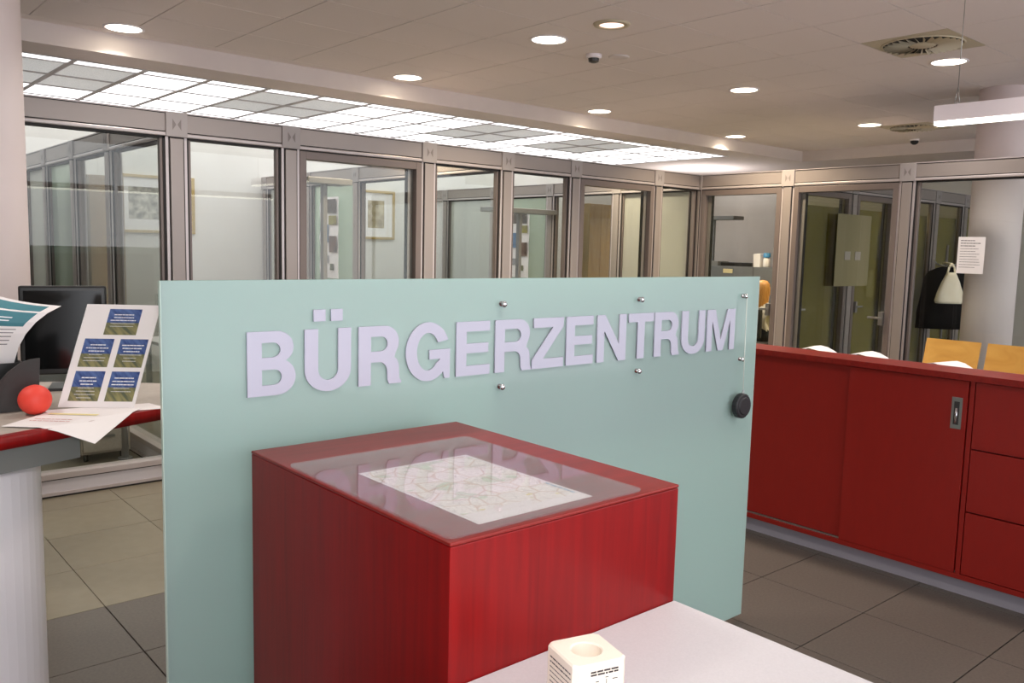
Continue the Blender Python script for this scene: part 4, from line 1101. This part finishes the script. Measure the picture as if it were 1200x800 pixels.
    box('mouth', X+.100, X+.108, Y-.022, Y+.022, 1.090, 1.098, M['ink_red'], P, .002)
person()

# ------------------------------------------------------------------ lobby
oc = box('olive_screen', 7.70, 12.6, 4.688, 4.697, 0.0, 2.10, M['olive_paint']); tag(oc, 'olive green screen wall behind the lobby doors', 'screen')
nb = empty('reflection_panel', (8.74, 4.56, 1.27)); tag(nb, 'beige panel standing in for a reflection across the lobby door post', 'reflection panel')  # solid panel added in place of a reflection on the lobby glass
box('board', 8.38, 9.10, 4.566, 4.571, 1.27, 2.03, pbr('beige_reflection', rgb(150, 140, 104), .6), nb, .002)  # added board, stands in for the reflection
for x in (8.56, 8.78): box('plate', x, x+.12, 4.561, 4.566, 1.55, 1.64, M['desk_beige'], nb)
# coat stand with coat and bag
cst = empty('coat_stand', (10.60, 4.36, 0)); tag(cst, 'slim steel coat stand in the lobby', 'coat stand')
cyl('base', (10.60, 4.36, 0), (10.60, 4.36, .02), .18, M['steel'], cst); cyl('pole', (10.60, 4.36, .02), (10.60, 4.36, 1.75), .016, M['steel'], cst)
for a in range(4):
    t = a*PI/2+.4; tube('hook', [(10.60, 4.36, 1.50), (10.60+.10*math.cos(t), 4.36+.10*math.sin(t), 1.52), (10.60+.13*math.cos(t), 4.36+.13*math.sin(t), 1.57)], .008, M['steel'], cst)
def hanging(name, label, cat, x, y, prof, mat, thick=.10, fold=.02, rz=0.0, seg=28):
    """cloth body: prof = (half width, z); flattened ring sections with folds, u axis turned by rz"""
    bm = bmesh.new(); rings = []
    for hw, z in prof:
        rg_ = []
        for i in range(seg):
            a = 2*PI*i/seg
            k = 1+fold*math.sin(5*a+z*6)
            u = hw*math.cos(a)*k; v = min(thick, hw*.9)*math.sin(a)*k
            rg_.append(bm.verts.new((x+u*math.cos(rz)-v*math.sin(rz), y+u*math.sin(rz)+v*math.cos(rz), z)))
        rings.append(rg_)
    for A, B in zip(rings[:-1], rings[1:]):
        for i in range(seg): bm.faces.new((A[i], A[(i+1) % seg], B[(i+1) % seg], B[i]))
    bm.faces.new(rings[0][::-1]); bm.faces.new(rings[-1])
    o = put(name, mesh_of(bm, name, True), mat); tag(o, label, cat); return o
RZ = math.radians(-42)
hanging('coat', 'black wool coat hanging on the coat stand', 'coat', 10.60, 4.36, [(.30, .75), (.29, .95), (.26, 1.2), (.245, 1.36), (.20, 1.43), (.10, 1.475), (.05, 1.49)], M['coat'], .13, .05, RZ)
bgx, bgy = 10.30, 4.17
bag = empty('cloth_bag', (bgx, bgy, 1.07)); tag(bag, 'cream cotton bag hanging in front of the black coat', 'bag')
b_ = hanging('bag_body', 'x', 'x', bgx, bgy, [(.15, 1.07), (.165, 1.10), (.145, 1.20), (.10, 1.32), (.06, 1.40), (.045, 1.43)], M['bag'], .06, .05, RZ)
for k_ in ('label', 'category'): del b_[k_]
b_.parent = bag; b_.location = -bag.location
for s in (-1, 1):
    tube('strap', [(bgx+s*.045*math.cos(RZ), bgy+s*.045*math.sin(RZ), 1.42), (bgx+s*.03*math.cos(RZ), bgy+s*.03*math.sin(RZ), 1.49), (bgx, bgy, 1.53), (bgx+.06, bgy+.12, 1.54)], .012, M['bag'], bag, 8)
nt_ = empty('paper_notice', (BX-.008, 2.91, 1.47)); tag(nt_, 'white printed notice taped on the lobby glass before the column', 'notice')
box('paper', BX-.0075, BX-.0050, 2.806, 3.018, 1.472, 1.776, M['paper'], nt_)
rg = random.Random(21)
rects('print', sum([text_dashes(.02, rg.uniform(.12, .19), .27-.022*i, .007 if i < 3 else .004, rg) for i in range(11)], []), M['ink'], (Vector((BX-.0078, 3.018, 1.472)), (0, -1, 0), (0, 0, 1)), nt_)

# plywood waiting chairs in front of the lobby glass
def plywood_chair(label, y0, y1, mat, group=None):
    x0 = 6.62; c = empty('waiting_chair', (x0+.2, (y0+y1)/2, 0)); tag(c, label, 'chair', group)
    def curve(pts, name):
        g = [[(x, y, z) for (x, z) in pts] for y in (y0+.008, y0+(y1-y0)*.33, y0+(y1-y0)*.66, y1-.008)]
        sheet(name, g, .014, mat, c)
    curve([(x0-.02, .43), (x0+.10, .455), (x0+.28, .44), (x0+.40, .44)], 'seat')
    curve([(x0+.36, .50), (x0+.385, .60), (x0+.42, .75), (x0+.47, .945)], 'backrest')
    for yy in (y0+.05, y1-.05):
        tube('leg', [(x0+.02, yy, 0), (x0+.06, yy, .425)], .012, M['steel'], c)
        tube('leg', [(x0+.47, yy, 0), (x0+.40, yy, .44), (x0+.40, yy, .52)], .012, M['steel'], c)
plywood_chair('beech plywood waiting chair nearest the glazed lobby door', 2.595, 3.025, M['beech'])
plywood_chair('beech plywood waiting chair farther from the glazed lobby door', 2.13, 2.560, M['beech'])
